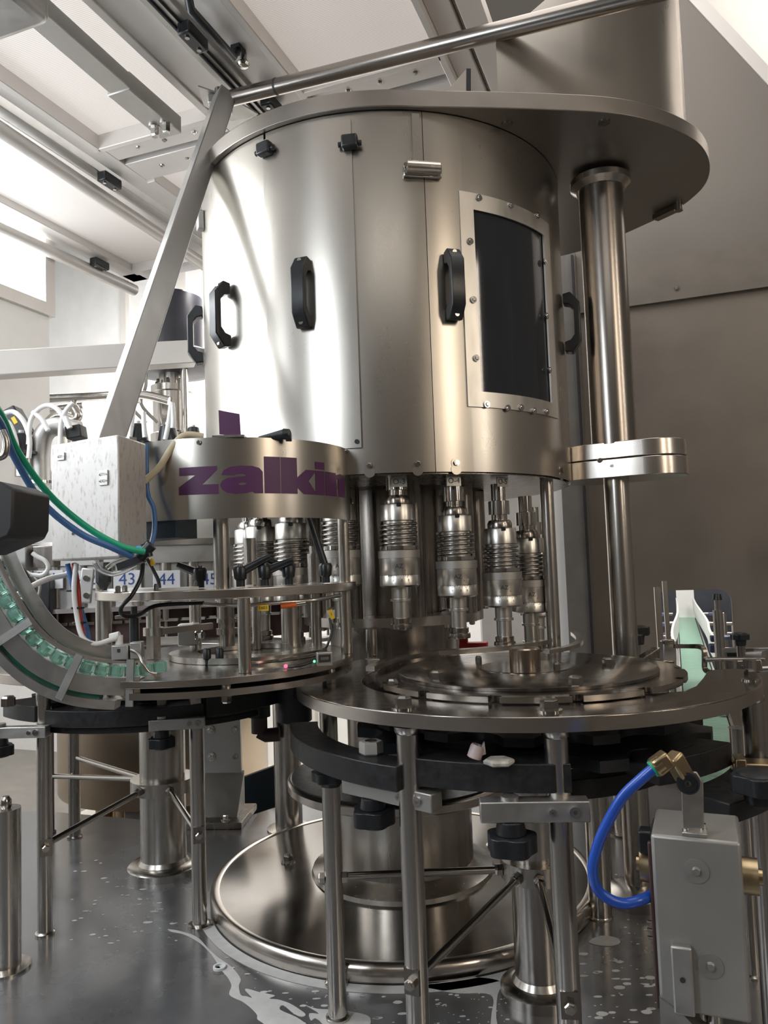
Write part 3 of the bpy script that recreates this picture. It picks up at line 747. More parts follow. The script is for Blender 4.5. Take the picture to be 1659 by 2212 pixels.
tag(MB().cyl((p.x, p.y, .722), (p.x, p.y, .815), .0165, n=24).build('turret_spacer', M['steel']), 'short dark steel spacer post left of the turret lower drum', 'post')
# bottle under the heads
p = Zp(1143, 1412, .73)
t = thing('bottle', 'clear capless bottle neck below the right capping heads', 'bottle', (p.x, p.y + .06, .45))
MB().lathe([(.030, .452), (.032, .46), (.032, .62), (.028, .66), (.014, .715), (.013, .722), (.018, .723), (.018, .727), (.013, .728), (.013, .752)], (p.x, p.y + .06, 0), 28).build('body', M['clear'], t)
# black lower star wheels and guides
t = thing('lower_star', 'black plastic star wheel hidden under the right table', 'star wheel', (S[0], S[1], .60))
def starpoly(c, r, n, dep, w=.30, ph=0):
    P = []
    for i in range(n * 12):
        q = (i % 12) / 12; a = 2 * PI * i / (n * 12) + ph
        d = abs(q - .5)
        P.append((c[0] + (r - (dep * math.sqrt(1 - (d / w) ** 2) if d < w else 0)) * math.cos(a), c[1] + (r - (dep * math.sqrt(1 - (d / w) ** 2) if d < w else 0)) * math.sin(a)))
    return P
MB().prism(starpoly(S, .40, 14, .05), .600, .622).build('lower_wheel', M['black'], t, ang=25)
MB().prism(starpoly(S, .375, 14, .04), .645, .662).build('upper_wheel', M['black'], t, ang=25)
MB().cyl((S[0], S[1], .55), (S[0], S[1], .69), .08, n=32).build('hub', M['dark'], t)
def guide(name, c, r0, r1, d0, d1, z0, z1, lab, mat='blackm'):
    a = MB().arc(c, r0, r1, math.radians(d0), math.radians(d1), z0, z1)
    return tag(a.build(name, M[mat], ang=30, bevel=.002), lab, 'bottle guide')
guide('bottle_guide', T, .490, .556, 183, 236.5, .578, .625, 'black curved bottle guide at the left front under the table rim')
guide('bottle_guide', T, .43, .525, 237.5, 270, .585, .636, 'black curved bottle guide in front between the two clamped posts')
guide('bottle_guide', T, .40, .50, 290, 316, .575, .62, 'dark curved bottle guide under the right end of the table')
guide('bottle_guide', T, .28, .36, 272, 330, .52, .56, 'black curved bottle guide deep under the table behind the blue hose')
p = Zp(1028, 1636, .640)
t = thing('torn_cap', 'small torn pinkish white plastic piece on the black guide', 'plastic piece', (p.x, p.y, .637))
MB().lathe([(.010, .0), (.0135, .002), (.013, .022), (.011, .026), (.009, .022), (.009, .004)], (p.x - .004, p.y, .638), 14, Matrix.Rotation(.35, 3, 'Y')).build('neck', plain('pinkish_plastic', (.62, .50, .49), .45), t, ang=60)
MB().add([(p.x + .004, p.y - .006, .642), (p.x + .018, p.y - .004, .646), (p.x + .016, p.y - .008, .668), (p.x + .009, p.y - .006, .656), (p.x + .005, p.y - .007, .664), (p.x + .004, p.y + .004, .642), (p.x + .018, p.y + .006, .646), (p.x + .016, p.y + .002, .668), (p.x + .009, p.y + .004, .656), (p.x + .005, p.y + .003, .664)],
         [(0, 1, 2, 3, 4), (9, 8, 7, 6, 5), (0, 5, 6, 1), (1, 6, 7, 2), (2, 7, 8, 3), (3, 8, 9, 4), (4, 9, 5, 0)]).build('torn_flap', plain('pink_flap', (.66, .54, .53), .45), t)

# ---- posts
def post(name, x, y, z0, z1, r, lab, mat='steel', foot=True, nut=None, collar_top=False, footr=None):
    t = thing(name, lab, 'post', (x, y, z0))
    MB().cyl((x, y, z0), (x, y, z1), r, n=36).build('tube', M[mat], t)
    if collar_top: MB().lathe([(r, z1 - .014), (r * 1.16, z1 - .010), (r * 1.2, z1)], (x, y, 0), 36).build('collar', M[mat], t)
    if foot: MB().lathe([((footr or r * 1.28), z0), ((footr or r * 1.28), z0 + .006), (r, z0 + .010)], (x, y, 0), 32).build('foot', M[mat], t)
    if nut:
        for (zz, a) in nut:
            d = Vector((math.cos(a), math.sin(a), 0)); c = Vector((x, y, zz)) + d * (r - .004)
            k = MB().box(c, (.008, .030, .046), a).build('flat', M['dark'], t)
            MB().hexh(c + d * .004, d, .0115, .012, False).cyl(c + d * .016, c + d * .019, .007, n=16).build('nut', M['edge'], k)
    return t
P1, P2, P3, P4 = (.030, 1.470), (.293, 1.400), (.765, 1.655), (-.153, 1.905)
post('table_post', *P1, 0, .692, .0215, 'polished table post at front left carrying the tilted clamp bar', nut=[(.237, math.radians(-118))], collar_top=True)
post('table_post', *P2, 0, .692, .0215, 'polished table post at front right carrying the level clamp bar', nut=[(.227, math.radians(-98))], collar_top=True)
post('table_post', *P3, 0, .692, .0215, 'polished table post under the right end of the table', collar_top=True)
post('table_post', *P4, .0, .692, .0215, 'polished table post at the far left end of the table', collar_top=True)
t = post('guide_post', -.141, 1.767, 0, .503, .0205, 'polished shorter post with black knob on top, left of the table posts')
def knob(p, r, h, stem, up, parent=None, name='knob', n=6, mat='black'):
    p = Vector(p); P = []
    for i in range(n * 10):
        q = 2 * PI * i / (n * 10); rr = r * (1 - .16 * (1 - math.cos(n * q)) / 2)
        P.append((p.x + rr * math.cos(q), p.y + rr * math.sin(q)))
    s = 1 if up else -1
    m = MB(); z0 = p.z + s * stem
    m.prism(P, min(z0, z0 + s * h), max(z0, z0 + s * h))
    m.cyl(p, (p.x, p.y, z0), r * .52, r * .60, n=20)
    m.cyl((p.x, p.y, z0 + s * h), (p.x, p.y, z0 + s * (h + .004)), r * .78, r * .62, n=24)
    return m.build(name, M[mat], parent, ang=35, bevel=.0015)
knob((-.141, 1.767, .503), .043, .022, .012, True, t)
MB().cyl((-.141, 1.767, .53), (-.141, 1.767, .56), .012, n=16).build('stud', M['chrome'], t)
d = Vector((1, 0.02, 0))
MB().hexh((-.141 - .019, 1.767, .303), (-1, 0, 0), .013, .014, False).build('nut', M['edge'], t)
MB().hexh((-.141 + .019, 1.767, .303), (1, 0, 0), .013, .014, False).build('nut', M['edge'], t)
post('guide_post', .560, 2.195, 0, .578, .0305, 'polished thick post behind the loop of the blue hose', footr=.033)
post('guide_post', .639, 2.379, 0, .57, .0085, 'thin steel rod standing right behind the thick post at the blue hose', footr=.02)
post('guide_post', .86, 2.86, 0, .57, .062, 'thick dark column with round foot behind the blue hose', mat='dark', footr=.10)
tag(MB().cyl((.560, 2.195, .58), (.560, 2.195, .64), .045, n=28).build('post_cap', M['blackm']), 'black round block on the thick post behind the blue hose', 'block')
post('guide_post', .83, 1.88, 0, .575, .021, 'polished post at the right picture edge beside the grey drive box')
# star drive column
def column(c, r, lab, name='star_column', zc_=.265, cr=.078, fr=.09, ztop=.545):
    t = thing(name, lab, 'column', (c[0], c[1], 0))
    MB().cyl((c[0], c[1], 0), (c[0], c[1], ztop), r, n=48).build('tube', M['steel'], t)
    MB().ring(c, r, cr, zc_, zc_ + .042).build('collar', M['steel'], t)
    MB().lathe([(fr, 0), (fr, .022), (fr - .006, .028), (r + .008, .032), (r, .045)], (c[0], c[1], 0), 48).build('foot_flange', M['steel'], t)
    return t
col = column(S, .055, 'thick steel column in the middle under the right table')
def rod(p0, p1, parent, r=.0085):
    p0, p1 = Vector(p0), Vector(p1); d = (p1 - p0).normalized()
    o = MB().cyl(p0, p1, r, n=16).build('brace_rod', M['rodm'], parent)
    MB().hexh(p0, d, r * 1.6, .018, False).build('nut', M['dark'], o)
    return o
def brace(c, cr, z, q, zq):
    d = Vector((q[0] - c[0], q[1] - c[1], 0)).normalized()
    return Vector((c[0], c[1], z)) + d * cr, Vector((q[0], q[1], zq)) - d * .024
for q, zq in (((-.141, 1.767), .303), (P1, .237), (P2, .227)):
    a, b = brace(S, .078, .285, q, zq); rod(a, b, col)
# clamps
def clamp(p0, p1, z, kt, lab, sc=1.0, hexhead=True, screws=(.86, .66), face=-1):
    p0 = Vector((*p0, z)); p1 = Vector((*p1, z)); d = (p1 - p0).normalized(); nrm = Vector((d.y, -d.x, 0)) * (-face if False else 1)
    if nrm.y > 0: nrm = -nrm
    t = thing('guide_clamp', lab, 'clamp', (p0 + p1) / 2)
    MB().bar(p0, p1, .034 * sc, .034 * sc).build('clamp_bar', M['alu'], t, bevel=.002)
    for k, r in zip(screws, (.009, .006)):
        c = p0.lerp(p1, k) + nrm * (.017 * sc)
        s = MB().cyl(c, c + nrm * .004, r * sc, n=20).build('screw', M['chrome'], t)
        MB().cyl(c + nrm * .004, c + nrm * .0045, r * .45 * sc, n=6).build('socket', M['dark'], s)
    c = p0.lerp(p1, kt)
    knob(c - Vector((0, 0, .017 * sc)), .043 * sc, .03 * sc, .022 * sc, False, t, n=5)
    if hexhead: MB().cyl(c + Vector((0, 0, .017)), c + Vector((0, 0, .024)), .016, n=16).build('stud', M['alu'], t)
    return t
clamp((-.093, 1.585), (.078, 1.438), .560, .30, 'tilted aluminium clamp bar with black knob below, on the front left table post')
clamp((.150, 1.385), (.338, 1.372), .560, .28, 'level aluminium clamp bar with large black knob below, on the front right table post', sc=1.05)
t = thing('hex_stopper', 'pale hexagonal plug standing on the left black guide', 'plug', Zp(802, 1628, .625))
p = ORG[t.name]; MB().lathe([(.021, 0), (.024, .003), (.024, .022), (.022, .025), (.010, .025)], p, 6).build('plug_head', plain('worn_grey_plastic', (.40, .38, .35), .5), t)
MB().cyl(p + Vector((0, 0, .0245)), p + Vector((0, 0, .026)), .012, n=20).build('recess', M['dark'], t)
t = thing('hex_stopper', 'flat worn pale plug lying in the front black guide', 'plug', Zp(1078, 1650, .636))
p = ORG[t.name]; MB().lathe([(.026, 0), (.028, .002), (.028, .006), (.024, .009)], p, 6).build('plug_head', plain('worn_pale_plastic', (.42, .40, .36), .6, 0, .4, .2, 60), t)

# ---- infeed table on the left
t = thing('infeed_table', 'round steel table plate at the left behind the green cap chute', 'machine table', (L[0], L[1], .692))
MB().ring(L, .30, .535, .692, .72).build('table_plate', M['plate'], t, bevel=.002)
MB().arc(L, .531, .537, math.radians(180), math.radians(330), .694, .717, n=60).build('rim_band', M['edge'], t)
p = Zp(66, 1440, .72); MB().hexh(p, (0, 0, 1), .009, .012).build('bolt', M['chrome'], t)
t = thing('infeed_star', 'black star wheel below the left table plate', 'star wheel', (L[0], L[1], .60))
MB().prism(starpoly(L, .40, 14, .05), .600, .620).build('lower_wheel', M['black'], t, ang=25)
MB().prism(starpoly(L, .375, 14, .04), .645, .660).build('upper_wheel', M['black'], t, ang=25)
MB().cyl((L[0], L[1], .56), (L[0], L[1], .69), .09, n=32).build('hub', M['dark'], t)
guide('bottle_guide', L, .40, .487, 246, 300, .572, .618, 'black curved bottle guide at left between the two left posts')
guide('bottle_guide', L, .40, .487, 301, 345, .578, .632, 'black curved bottle guide at left ending near the middle column')
guide('bottle_guide', L, .385, .455, 243, 325, .548, .566, 'thin lower black guide under the left bottle guide')
guide('bottle_guide', L, .40, .50, 222, 243, .585, .63, 'black guide end with bolt at the far left edge')
tag(MB().hexh(Zp(18, 1525, .632), (0, 0, 1), .02, .028, False).build('guide_bolt', M['dark']), 'dark hexagonal bolt on the far left black guide', 'bolt')
tag(MB().box(Zp(345, 1515, .63) + Vector((0, .02, .0)), (.024, .024, .03), .2).build('guide_stop', M['alu'], bevel=.002), 'small bright metal block on the left black guide', 'block')
LP1, LP2 = (-.557, 2.231), (-.985, 2.215)
post('table_post', *LP1, 0, .692, .0205, 'polished post with nut left of the base disc', nut=[(.255, math.radians(-72))], footr=.034)
post('table_post', *LP2, 0, .692, .0205, 'polished post near the left picture edge under the chute', nut=[(.24, math.radians(-60))])
post('table_post', -1.341, 3.05, 0, .692, .0215, 'post with a dull red reflection painted on at far left behind the braces', mat='winered')  # dark-red reflection given as the post's colour
post('table_post', -1.215, 2.99, 0, .692, .0215, 'dark post at left where the thin brace rod starts', mat='dark')
t = post('guide_post', -1.005, 2.035, 0, .40, .036, 'thick cut off post with round knob top at the left picture edge', footr=.06)
MB().lathe([(.012, .40), (.014, .405), (.014, .42), (.008, .43)], (-1.005, 2.035, 0), 20).build('end_knob', M['chrome'], t)
colL = column(L, .075, 'thick steel column with collar and braces under the left table', zc_=.265, cr=.105, fr=.118)
for q, zq in (((-1.215, 2.99), .30), (LP2, .245), (LP1, .255), ((-1.341, 3.05), .22)):
    a, b = brace(L, .105, .285, q, zq); rod(a, b, colL, .0095)
clamp((-.675, 2.178), (-.525, 2.200), .570, .22, 'aluminium clamp bar with black knob on the post left of the base disc', sc=.9, screws=(.88, .72))
clamp((-1.15, 2.18), (-.955, 2.172), .565, .30, 'aluminium clamp bar on the post at the left picture edge', sc=.9, screws=(.86, .76))
# column and dark sensor block behind
t = post('guide_post', -.403, 3.007, 0, .60, .052, 'thick steel column with round foot behind the left front posts', mat='steel', footr=.084)
t = thing('sensor_block', 'black cylindrical sensor block with brown elbow beside the rear column', 'sensor', (-.40, 2.93, .50))
MB().cyl((-.385, 2.915, .50), (-.385, 2.915, .625), .062, n=28).build('housing', M['black'], t, bevel=.004)
MB().cyl((-.495, 2.93, .44), (-.495, 2.93, .63), .042, n=24).build('side_housing', M['black'], t)
MB().cyl((-.495, 2.93, .38), (-.495, 2.93, .46), .03, n=20).tube([(-.495, 2.93, .385), (-.47, 2.93, .37), (-.42, 2.93, .372)], .026, 14).build('elbow', plain('brown_elbow', (.055, .04, .035), .5), t)
p = Zp(760, 1500, .66)
t = thing('rod_end', 'rounded black bracket hanging under the left end of the table', 'bracket', (-.30, 2.42, .52))
MB().cyl((-.30, 2.42, .52), (-.30, 2.42, .66), .055, n=24).build('body', M['black'], t, bevel=.004)
MB().hexh((-.30, 2.42, .66), (0, 0, 1), .014, .018).build('bolt', M['dark'], t)
# foot bracket of the filler on the deck
p = Zp(432, 1790, 0); q = Zp(532, 1778, 0)
t = thing('foot_bracket', 'grey steel foot bracket with bolts standing behind the nutted left post', 'bracket', (p.x, p.y, 0))
bx, by = (p.x + q.x) / 2, (p.y + q.y) / 2
MB().box((bx - .03, by + .08, .0125), (.24, .24, .025), -.08).build('base_plate', M['dark'], t, bevel=.002)
MB().box((bx - .06, by + .20, .20), (.20, .02, .36), -.08).build('upright_plate', M['alu'], t, bevel=.002)
MB().slab([(bx + .05, by + .19, .025), (bx + .05, by + .02, .025), (bx + .05, by + .19, .16)], (-.16, .012, 0)).build('gusset', M['alu'], t)
for (dx, dz) in ((-.02, .33), (-.02, .22), (-.12, .33), (-.12, .22)):
    MB().hexh((bx + dx + .035, by + .188, dz), (0, -1, 0), .012, .012).build('bolt', M['chrome'], t)
MB().hexh((bx + .01, by - .005, .025), (0, 0, 1), .012, .016).build('bolt', M['chrome'], t)
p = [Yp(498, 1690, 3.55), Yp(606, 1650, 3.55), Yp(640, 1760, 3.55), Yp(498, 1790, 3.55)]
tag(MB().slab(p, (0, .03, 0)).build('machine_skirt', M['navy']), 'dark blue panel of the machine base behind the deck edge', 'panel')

# ================================================================ CAP UNIT (left of the turret)
BR = .302
bz0, bz1 = 1.108, 1.286
a_r = math.radians(-6); a_l = math.radians(-128)
t = thing('cap_unit_guard', 'curved steel guard band with purple lettering in front of the turret', 'guard', (B[0], B[1], bz0))
MB().arc(B, BR - .003, BR, a_l, a_r, bz0, bz1, n=56).build('guard_band', M['sheet'], t, ang=30)
c_ = (B[0] + BR * math.cos(a_l), B[1] + BR * math.sin(a_l))
MB().bar((c_[0], c_[1], (bz0 + bz1) / 2), (c_[0] - .14, c_[1] + .10, (bz0 + bz1) / 2), .003, bz1 - bz0).build('guard_wing', M['sheet'], t)
MB().arc(B, .05, BR - .004, a_l - .5, a_r - .5, bz1 - .012, bz1 - .006, n=40).build('cover_sheet', M['dark'], t)
MB().arc(B, .20, BR - .004, a_l - .6, math.radians(-104), bz0 - .038, bz0 + .012, n=40).build('lower_rim', M['navy'], t)
for (u, v) in ((430, 956), (748, 975)):
    p, a = cyl_hit(u, v, B, BR); d = Vector((math.cos(a), math.sin(a), 0)); MB().hexh(p, d, .0055, .004, False).build('bolt', M['chrome'], t)
# lettering bent onto the band
def bent(name, polys, mat, parent):
    bm = bmesh.new()
    for loops in polys:
        tri = tessellate_polygon([[Vector((x, y, 0)) for x, y in lp] for lp in loops])
        vs = [bm.verts.new((x, y, 0)) for lp in loops for x, y in lp]
        for f in tri:
            try: bm.faces.new([vs[i] for i in f])
            except ValueError: pass
    x0 = min(v.co.x for v in bm.verts); x1 = max(v.co.x for v in bm.verts); x = x0 + .006
    while x < x1:
        bmesh.ops.bisect_plane(bm, geom=bm.verts[:] + bm.edges[:] + bm.faces[:], plane_co=(x, 0, 0), plane_no=(1, 0, 0)); x += .006
    bm.verts.index_update(); m = MB()
    V = [Vector((B[0] + (BR + .0007) * math.cos(v.co.x / BR), B[1] + (BR + .0007) * math.sin(v.co.x / BR), v.co.y)) for v in bm.verts]
    m.add(V, [tuple(v.index for v in f.verts) for f in bm.faces]); bm.free()
    return m.build(name, mat, parent, ang=60)
def zat(v): return cyl_hit(600, v, B, BR)[0].z
zx0, zx1 = zat(1066), zat(1007)
XH = zx1 - zx0
def letter(u0, u1, loops):
    s0, s1 = cyl_hit(u0, 1040, B, BR)[1] * BR, cyl_hit(u1, 1040, B, BR)[1] * BR
    return [[(s0 + (s1 - s0) * x, zx0 + XH * y) for x, y in lp] for lp in loops]
g_z = [[(.02, .98), (.97, 1), (.97, .86), (.60, .35), (1, .35), (1, 0), (0, 0), (0, .28), (.43, .69), (.02, .69)]]
g_a = [[(1, 0), (.80, 0), (.74, .06), (.6, .01), (.35, -.01), (.15, .04), (.04, .16), (0, .32), (.05, .46), (.18, .56), (.40, .60), (.58, .63), (.60, .67), (.52, .71), (.38, .69), (.34, .65), (.04, .67), (.09, .84), (.24, .96), (.5, 1.0), (.75, .99), (.92, .92), (1, .78)],
       [(.42, .36), (.43, .32), (.5, .30), (.58, .32), (.61, .36), (.58, .39), (.5, .40)]]
g_l = [[(0, 0), (1, 0), (1, 1.34), (0, 1.34)]]
g_k = [[(0, 0), (.44, 0), (.44, .22), (.62, 0), (1.05, 0), (.78, .50), (1.04, .92), (.70, .92), (.44, .62), (.44, 1.34), (0, 1.34)]]
g_i1 = [[(.02, 0), (1, 0), (1, .92), (.02, .92)]]
g_i2 = [[(.02, .98), (1, .98), (1, 1.26), (.02, 1.26)]]
g_n = [[(0, 0), (.48, 0), (.48, .66), (.54, .72), (.58, .66), (.58, 0), (1, 0), (1, .70), (.88, .88), (.70, .92), (.46, .84), (.46, .92), (0, .92)]]
tx = [letter(386, 472, g_z), letter(475, 568, g_a), letter(571, 606, g_l), letter(607, 681, g_k), letter(681, 701, g_i1), letter(681, 701, g_i2), letter(703, 744, g_n)]
bent('lettering', tx, M['purple'], t)
# ring plate of the unit and disc below
RC = (-.40, 1.97)
t = thing('cap_unit_ring', 'half round steel ring plate on posts below the lettered guard', 'ring plate', (RC[0], RC[1], .932))
MB().arc(RC, .20, .322, math.radians(-185), math.radians(8), .934, .955, n=64).build('ring', M['edge'], t, ang=30, bevel=.002)
MB().arc(RC, .24, .30, math.radians(-150), math.radians(-95), .955, .961, n=20).build('top_strip', M['whitep'], t)
for (u, v) in ((255, 1281), (270, 1280), (338, 1276)):
    p = Zp(u, v, .956); MB().hexh(p, (0, 0, 1), .006, .013).build('nut', M['chrome'], t)
t = thing('cap_unit_disc', 'double round steel disc carrying the cap unit posts', 'disc', (Zc[0], Zc[1], .742))
MB().ring(Zc, .05, .370, .760, .775, c2=Zc).build('upper_disc', M['table'], t, bevel=.001)
MB().arc(Zc, .366, .3712, math.radians(-170), math.radians(40), .7612, .7738, n=60).build('rim_band', M['edge'], t)
MB().ring(Zc, .05, .366, .736, .750).build('lower_disc', M['edge'], t)
for q in (-70, -20, 200):
    x, y = Zc[0] + .34 * math.cos(math.radians(q)), Zc[1] + .34 * math.sin(math.radians(q))
    MB().hexh((x, y, .736), (0, 0, -1), .012, .016).cyl((x, y, .75), (x, y, .76), .012, n=16).build('bolt', M['chrome'], t)
MB().ring((Zc[0] + .10, Zc[1] + .05), .13, .20, .776, .790).build('inner_ring', M['steel'], t)
MB().arc((Zc[0] + .06, Zc[1] + .02), .235, .240, math.radians(-75), math.radians(20), .782, .787, n=24).build('wire_guide', M['chrome'], t)
def ucol(u, v, y, z0, z1, r, lab, mat='steel', extra=None):
    p = Yp(u, v, y); t = thing('unit_post', lab, 'post', (p.x, p.y, z0))
    MB().cyl((p.x, p.y, z0), (p.x, p.y, z1), r, n=28).build('tube', M[mat], t)
    if extra:
        for (r2, za, zb) in extra: MB().cyl((p.x, p.y, za), (p.x, p.y, zb), r2, n=28).build('collar', M[mat], t)
    return p
ucol(479, 1200, 1.735, .955, 1.115, .0185, 'bright grooved steel post between guard band and ring plate')
ucol(528, 1380, 1.665, .776, .934, .0140, 'steel post in front between ring plate and disc')
ucol(745, 1260, 1.955, .776, 1.12, .0145, 'steel post at the right end of the cap unit from disc to guard', extra=[(.0155, .79, .80)])
ucol(224, 1350, 1.86, .70, .934, .0185, 'steel post at the left end of the ring plate above the chute')
ucol(215, 1240, 1.95, .955, 1.09, .0100, 'thin bright rod on the left end of the ring plate')
ucol(628, 1350, 2.02, .776, .955, .0250, 'thick steel post under the orange sleeve', extra=[(.027, .776, .80)])
ucol(490, 1360, 2.00, .80, .934, .0200, 'dark steel post with collars left of the front post', 'dark', [(.028, .83, .845), (.026, .86, .87)])
ucol(422, 1350, 2.10, .776, .934, .0160, 'steel post with clamp block left inside the cap unit')
ucol(541, 1225, 2.00, .955, 1.075, .0165, 'short bright round post on the ring plate behind the black lever')
ucol(553, 1290, 2.12, .776, 1.00, .0125, 'slender steel post behind the front post of the cap unit')
ucol(683, 1350, 2.06, .776, 1.05, .0140, 'steel post behind the yellow tag at the right of the cap unit', extra=[(.02, .955, 1.03)])
t = thing('clamp_block', 'light grey clamp block with side screw inside the cap unit', 'clamp', Yp(408, 1370, 2.05))
p = ORG[t.name]; MB().box(p, (.052, .05, .056), .15).build('block', M['alu'], t, bevel=.003)
MB().hexh(p + Vector((.026, -.01, -.002)), (1, -.3, 0), .012, .016).build('screw', M['chrome'], t)
MB().bar(p + Vector((0, .02, -.015)), p + Vector((-.12, .06, -.02)), .02, .018).build('arm', M['steel'], t)
t = thing('lever_hub', 'stacked steel hub with arms inside the cap unit at left', 'hub', Yp(332, 1400, 1.98))
p = ORG[t.name]
MB().cyl((p.x, p.y, .777), (p.x, p.y, .835), .020, n=6).cyl((p.x, p.y, .835), (p.x, p.y, .855), .026, n=24).cyl((p.x, p.y, .855), (p.x, p.y, .905), .018, n=24).build('hub', M['steel'], t)
MB().bar((p.x + .02, p.y, .89), (p.x - .09, p.y - .02, .885), .022, .008).bar((p.x + .02, p.y, .845), (p.x + .14, p.y + .05, .85), .022, .016).build('arm', M['steel'], t)
# black clamping levers
for (u, v, y, d, L_, lab) in ((432, 1262, 1.78, (-1, .1, .42), .045, 'black clamping lever pointing left on the ring plate'),
                              (520, 1268, 1.73, (1, .05, .50), .06, 'black clamping lever pointing up right beside the front post'),
                              (572, 1252, 1.74, (1, .1, .38), .055, 'wide black clamping lever in the middle of the ring plate'),
                              (624, 1262, 1.76, (-.8, .1, .45), .05, 'black clamping lever right of the middle on the ring plate'),
                              (704, 1258, 1.82, (-.28, 0, 1), .13, 'long black clamping lever standing upright near the right post')):
    b0 = Yp(u, v, y); b0.z = .957
    t = thing('clamping_lever', lab, 'lever', b0, 'black clamping levers on the ring plate')
    top = b0 + Vector((0, 0, .042))
    L_ = L_ * 1.25
    MB().lathe([(.010, 0), (.010, .014), (.014, .018), (.0165, .040), (.013, .046), (0, .048)], b0, 20).build('hub', M['black'], t)
    dd = Vector(d).normalized(); MB().cyl(top - Vector((0, 0, .010)), top - Vector((0, 0, .010)) + dd * L_, .0105, .0075, n=14).build('arm', M['black'], t)
    MB().cyl(top + Vector((0, 0, .005)), top + Vector((0, 0, .0085)), .006, n=12).build('screw', M['dark'], t)
p0 = Yp(224, 1268, 1.82); p0.z = .957
t = thing('grip_knob', 'black barrel shaped grip knob at the left end of the ring plate', 'knob', p0)
MB().lathe([(.007, 0), (.010, .008), (.018, .02), (.0185, .05), (.015, .066), (0, .068)], p0, 10).build('grip', M['black'], t, ang=25)
for (u, v, lab) in ((447, 1400, 'small black rubber buffer on the disc, left one'), (474, 1400, 'small black rubber buffer on the disc, right one')):
    q = Yp(u, v, 1.82); q.z = .776
    t = thing('rubber_buffer', lab, 'buffer', q); MB().lathe([(.005, 0), (.006, .01), (.0095, .013), (.0095, .034), (.007, .038)], q, 16).build('body', M['black'], t)
# sensors, tags and cables of the unit
q = Yp(700, 1405, 1.72); q.z = .776
t = thing('light_sensor', 'small grey sensor box with green lamp on the right of the disc', 'sensor', q)
MB().box(q + Vector((0, 0, .016)), (.034, .02, .03), .25).build('body', M['alu'], t, bevel=.002)
MB().box(q + Vector((.002, -.011, .018)), (.026, .002, .016), .25).build('face', M['ink'], t)
V, F = text_faces('8888', .009); Rq = Matrix.Rotation(.25, 3, 'Z')
MB().add([q + Vector((.002, -.0125, .018)) + Rq @ Vector((v.x, 0, v.y)) for v in V], F).build('display', M['alu'], t)
MB().cyl(q + Vector((-.0215, -.006, .012)), q + Vector((-.0215, -.008, .012)), .0028, n=10).build('green_lamp', M['ledgreen'], t)
q = Yp(618, 1415, 1.70); q.z = .776
t = thing('fibre_sensor', 'slim light guide with red glowing tip on the disc', 'sensor', q)
MB().tube(smooth_path([q + Vector((0, 0, .004)), q + Vector((.03, -.004, .006)), q + Vector((.06, .02, .012)), q + Vector((.075, .03, .016))], 5), .0032, 8).build('guide', M['black'], t)
MB().lathe([(0, 0), (.004, .001), (.004, .006), (0, .008)], q + Vector((-.001, -.003, .002)), 10).build('red_tip', M['ledred'], t)
def cable(name, pts, r, mat, lab, k=8, n=10, cat='cable', group=None):
    o = MB().tube(smooth_path(pts, k), r, n).build(name, M[mat], ang=80); return tag(o, lab, cat, group)
def Y2(l): return [Yp(u, v, y) for u, v, y in l]
cable('tube', Y2([(440, 1305, 1.72), (520, 1308, 1.70), (600, 1302, 1.72), (680, 1296, 1.76), (735, 1286, 1.82)]), .0045, 'steel', 'thin steel line running below the ring plate')
t = thing('orange_coupling', 'orange sleeve with steel fitting on the line below the ring plate', 'coupling', Yp(628, 1310, 1.725))
MB().cyl(Yp(607, 1310, 1.72), Yp(640, 1306, 1.73), .0055, n=16).build('sleeve', M['orange'], t)
MB().cyl(Yp(640, 1306, 1.73), Yp(660, 1303, 1.735), .0048, n=16).build('fitting', M['chrome'], t)
for (u, v, y, rz, lab) in ((569, 1313, 1.69, 0, 'yellow cable tag with number below the ring plate, left one'), (716, 1327, 1.74, -.3, 'small tilted yellow cable tag near the right post')):
    q = Yp(u, v, y); t = thing('cable_tag', lab, 'tag', q)
    sx, sz = (.023, .013) if rz == 0 else (.0095, .022)
    R = Matrix.Rotation(rz, 3, 'Y'); MB().box(q, (sx, .004, sz), R).build('tag_plate', M['yellow'], t)
    V, F = text_faces('1601' if rz == 0 else '1', .010); MB().add([q + R @ Vector((v.x, -.0026, v.y)) for v in V], F).build('print', M['ink'], t)
cable('cable', Y2([(712, 1335, 1.74), (716, 1365, 1.73), (708, 1392, 1.72), (703, 1400, 1.72)]), .0028, 'black', 'thin black cable from the small yellow tag down to the green lamp sensor')
cable('cable', Y2([(308, 1210, 1.66), (305, 1245, 1.66), (285, 1285, 1.64), (262, 1312, 1.63), (268, 1330, 1.64), (300, 1328, 1.68), (340, 1308, 1.74), (440, 1302, 1.80)]), .0048, 'black', 'black cable looping from under the box over the ring plate')
cable('cable', Y2([(316, 1205, 1.68), (330, 1230, 1.70), (342, 1255, 1.72), (345, 1280, 1.72)]), .0042, 'black', 'short black cable with yellow mark going to the ring plate')
q = Yp(328, 1214, 1.69); tag(MB().box(q, (.010, .008, .016), Matrix.Rotation(-.5, 3, 'Y')).build('cable_mark', M['yellow'], bevel=.002), 'small yellow cable mark below the grey box corner', 'tag')
q = Yp(290, 1365, 1.68)
t = thing('proximity_sensor', 'black upright cylinder sensor beside the steel hub above the chute', 'sensor', q)
MB().cyl(q - Vector((0, 0, .035)), q + Vector((0, 0, .03)), .010, n=20).cyl(q + Vector((0, 0, .03)), q + Vector((0, 0, .055)), .007, n=16).build('body', M['black'], t)
MB().cyl(q - Vector((0, 0, .08)), q - Vector((0, 0, .035)), .0065, n=16).build('stem', M['dark'], t)

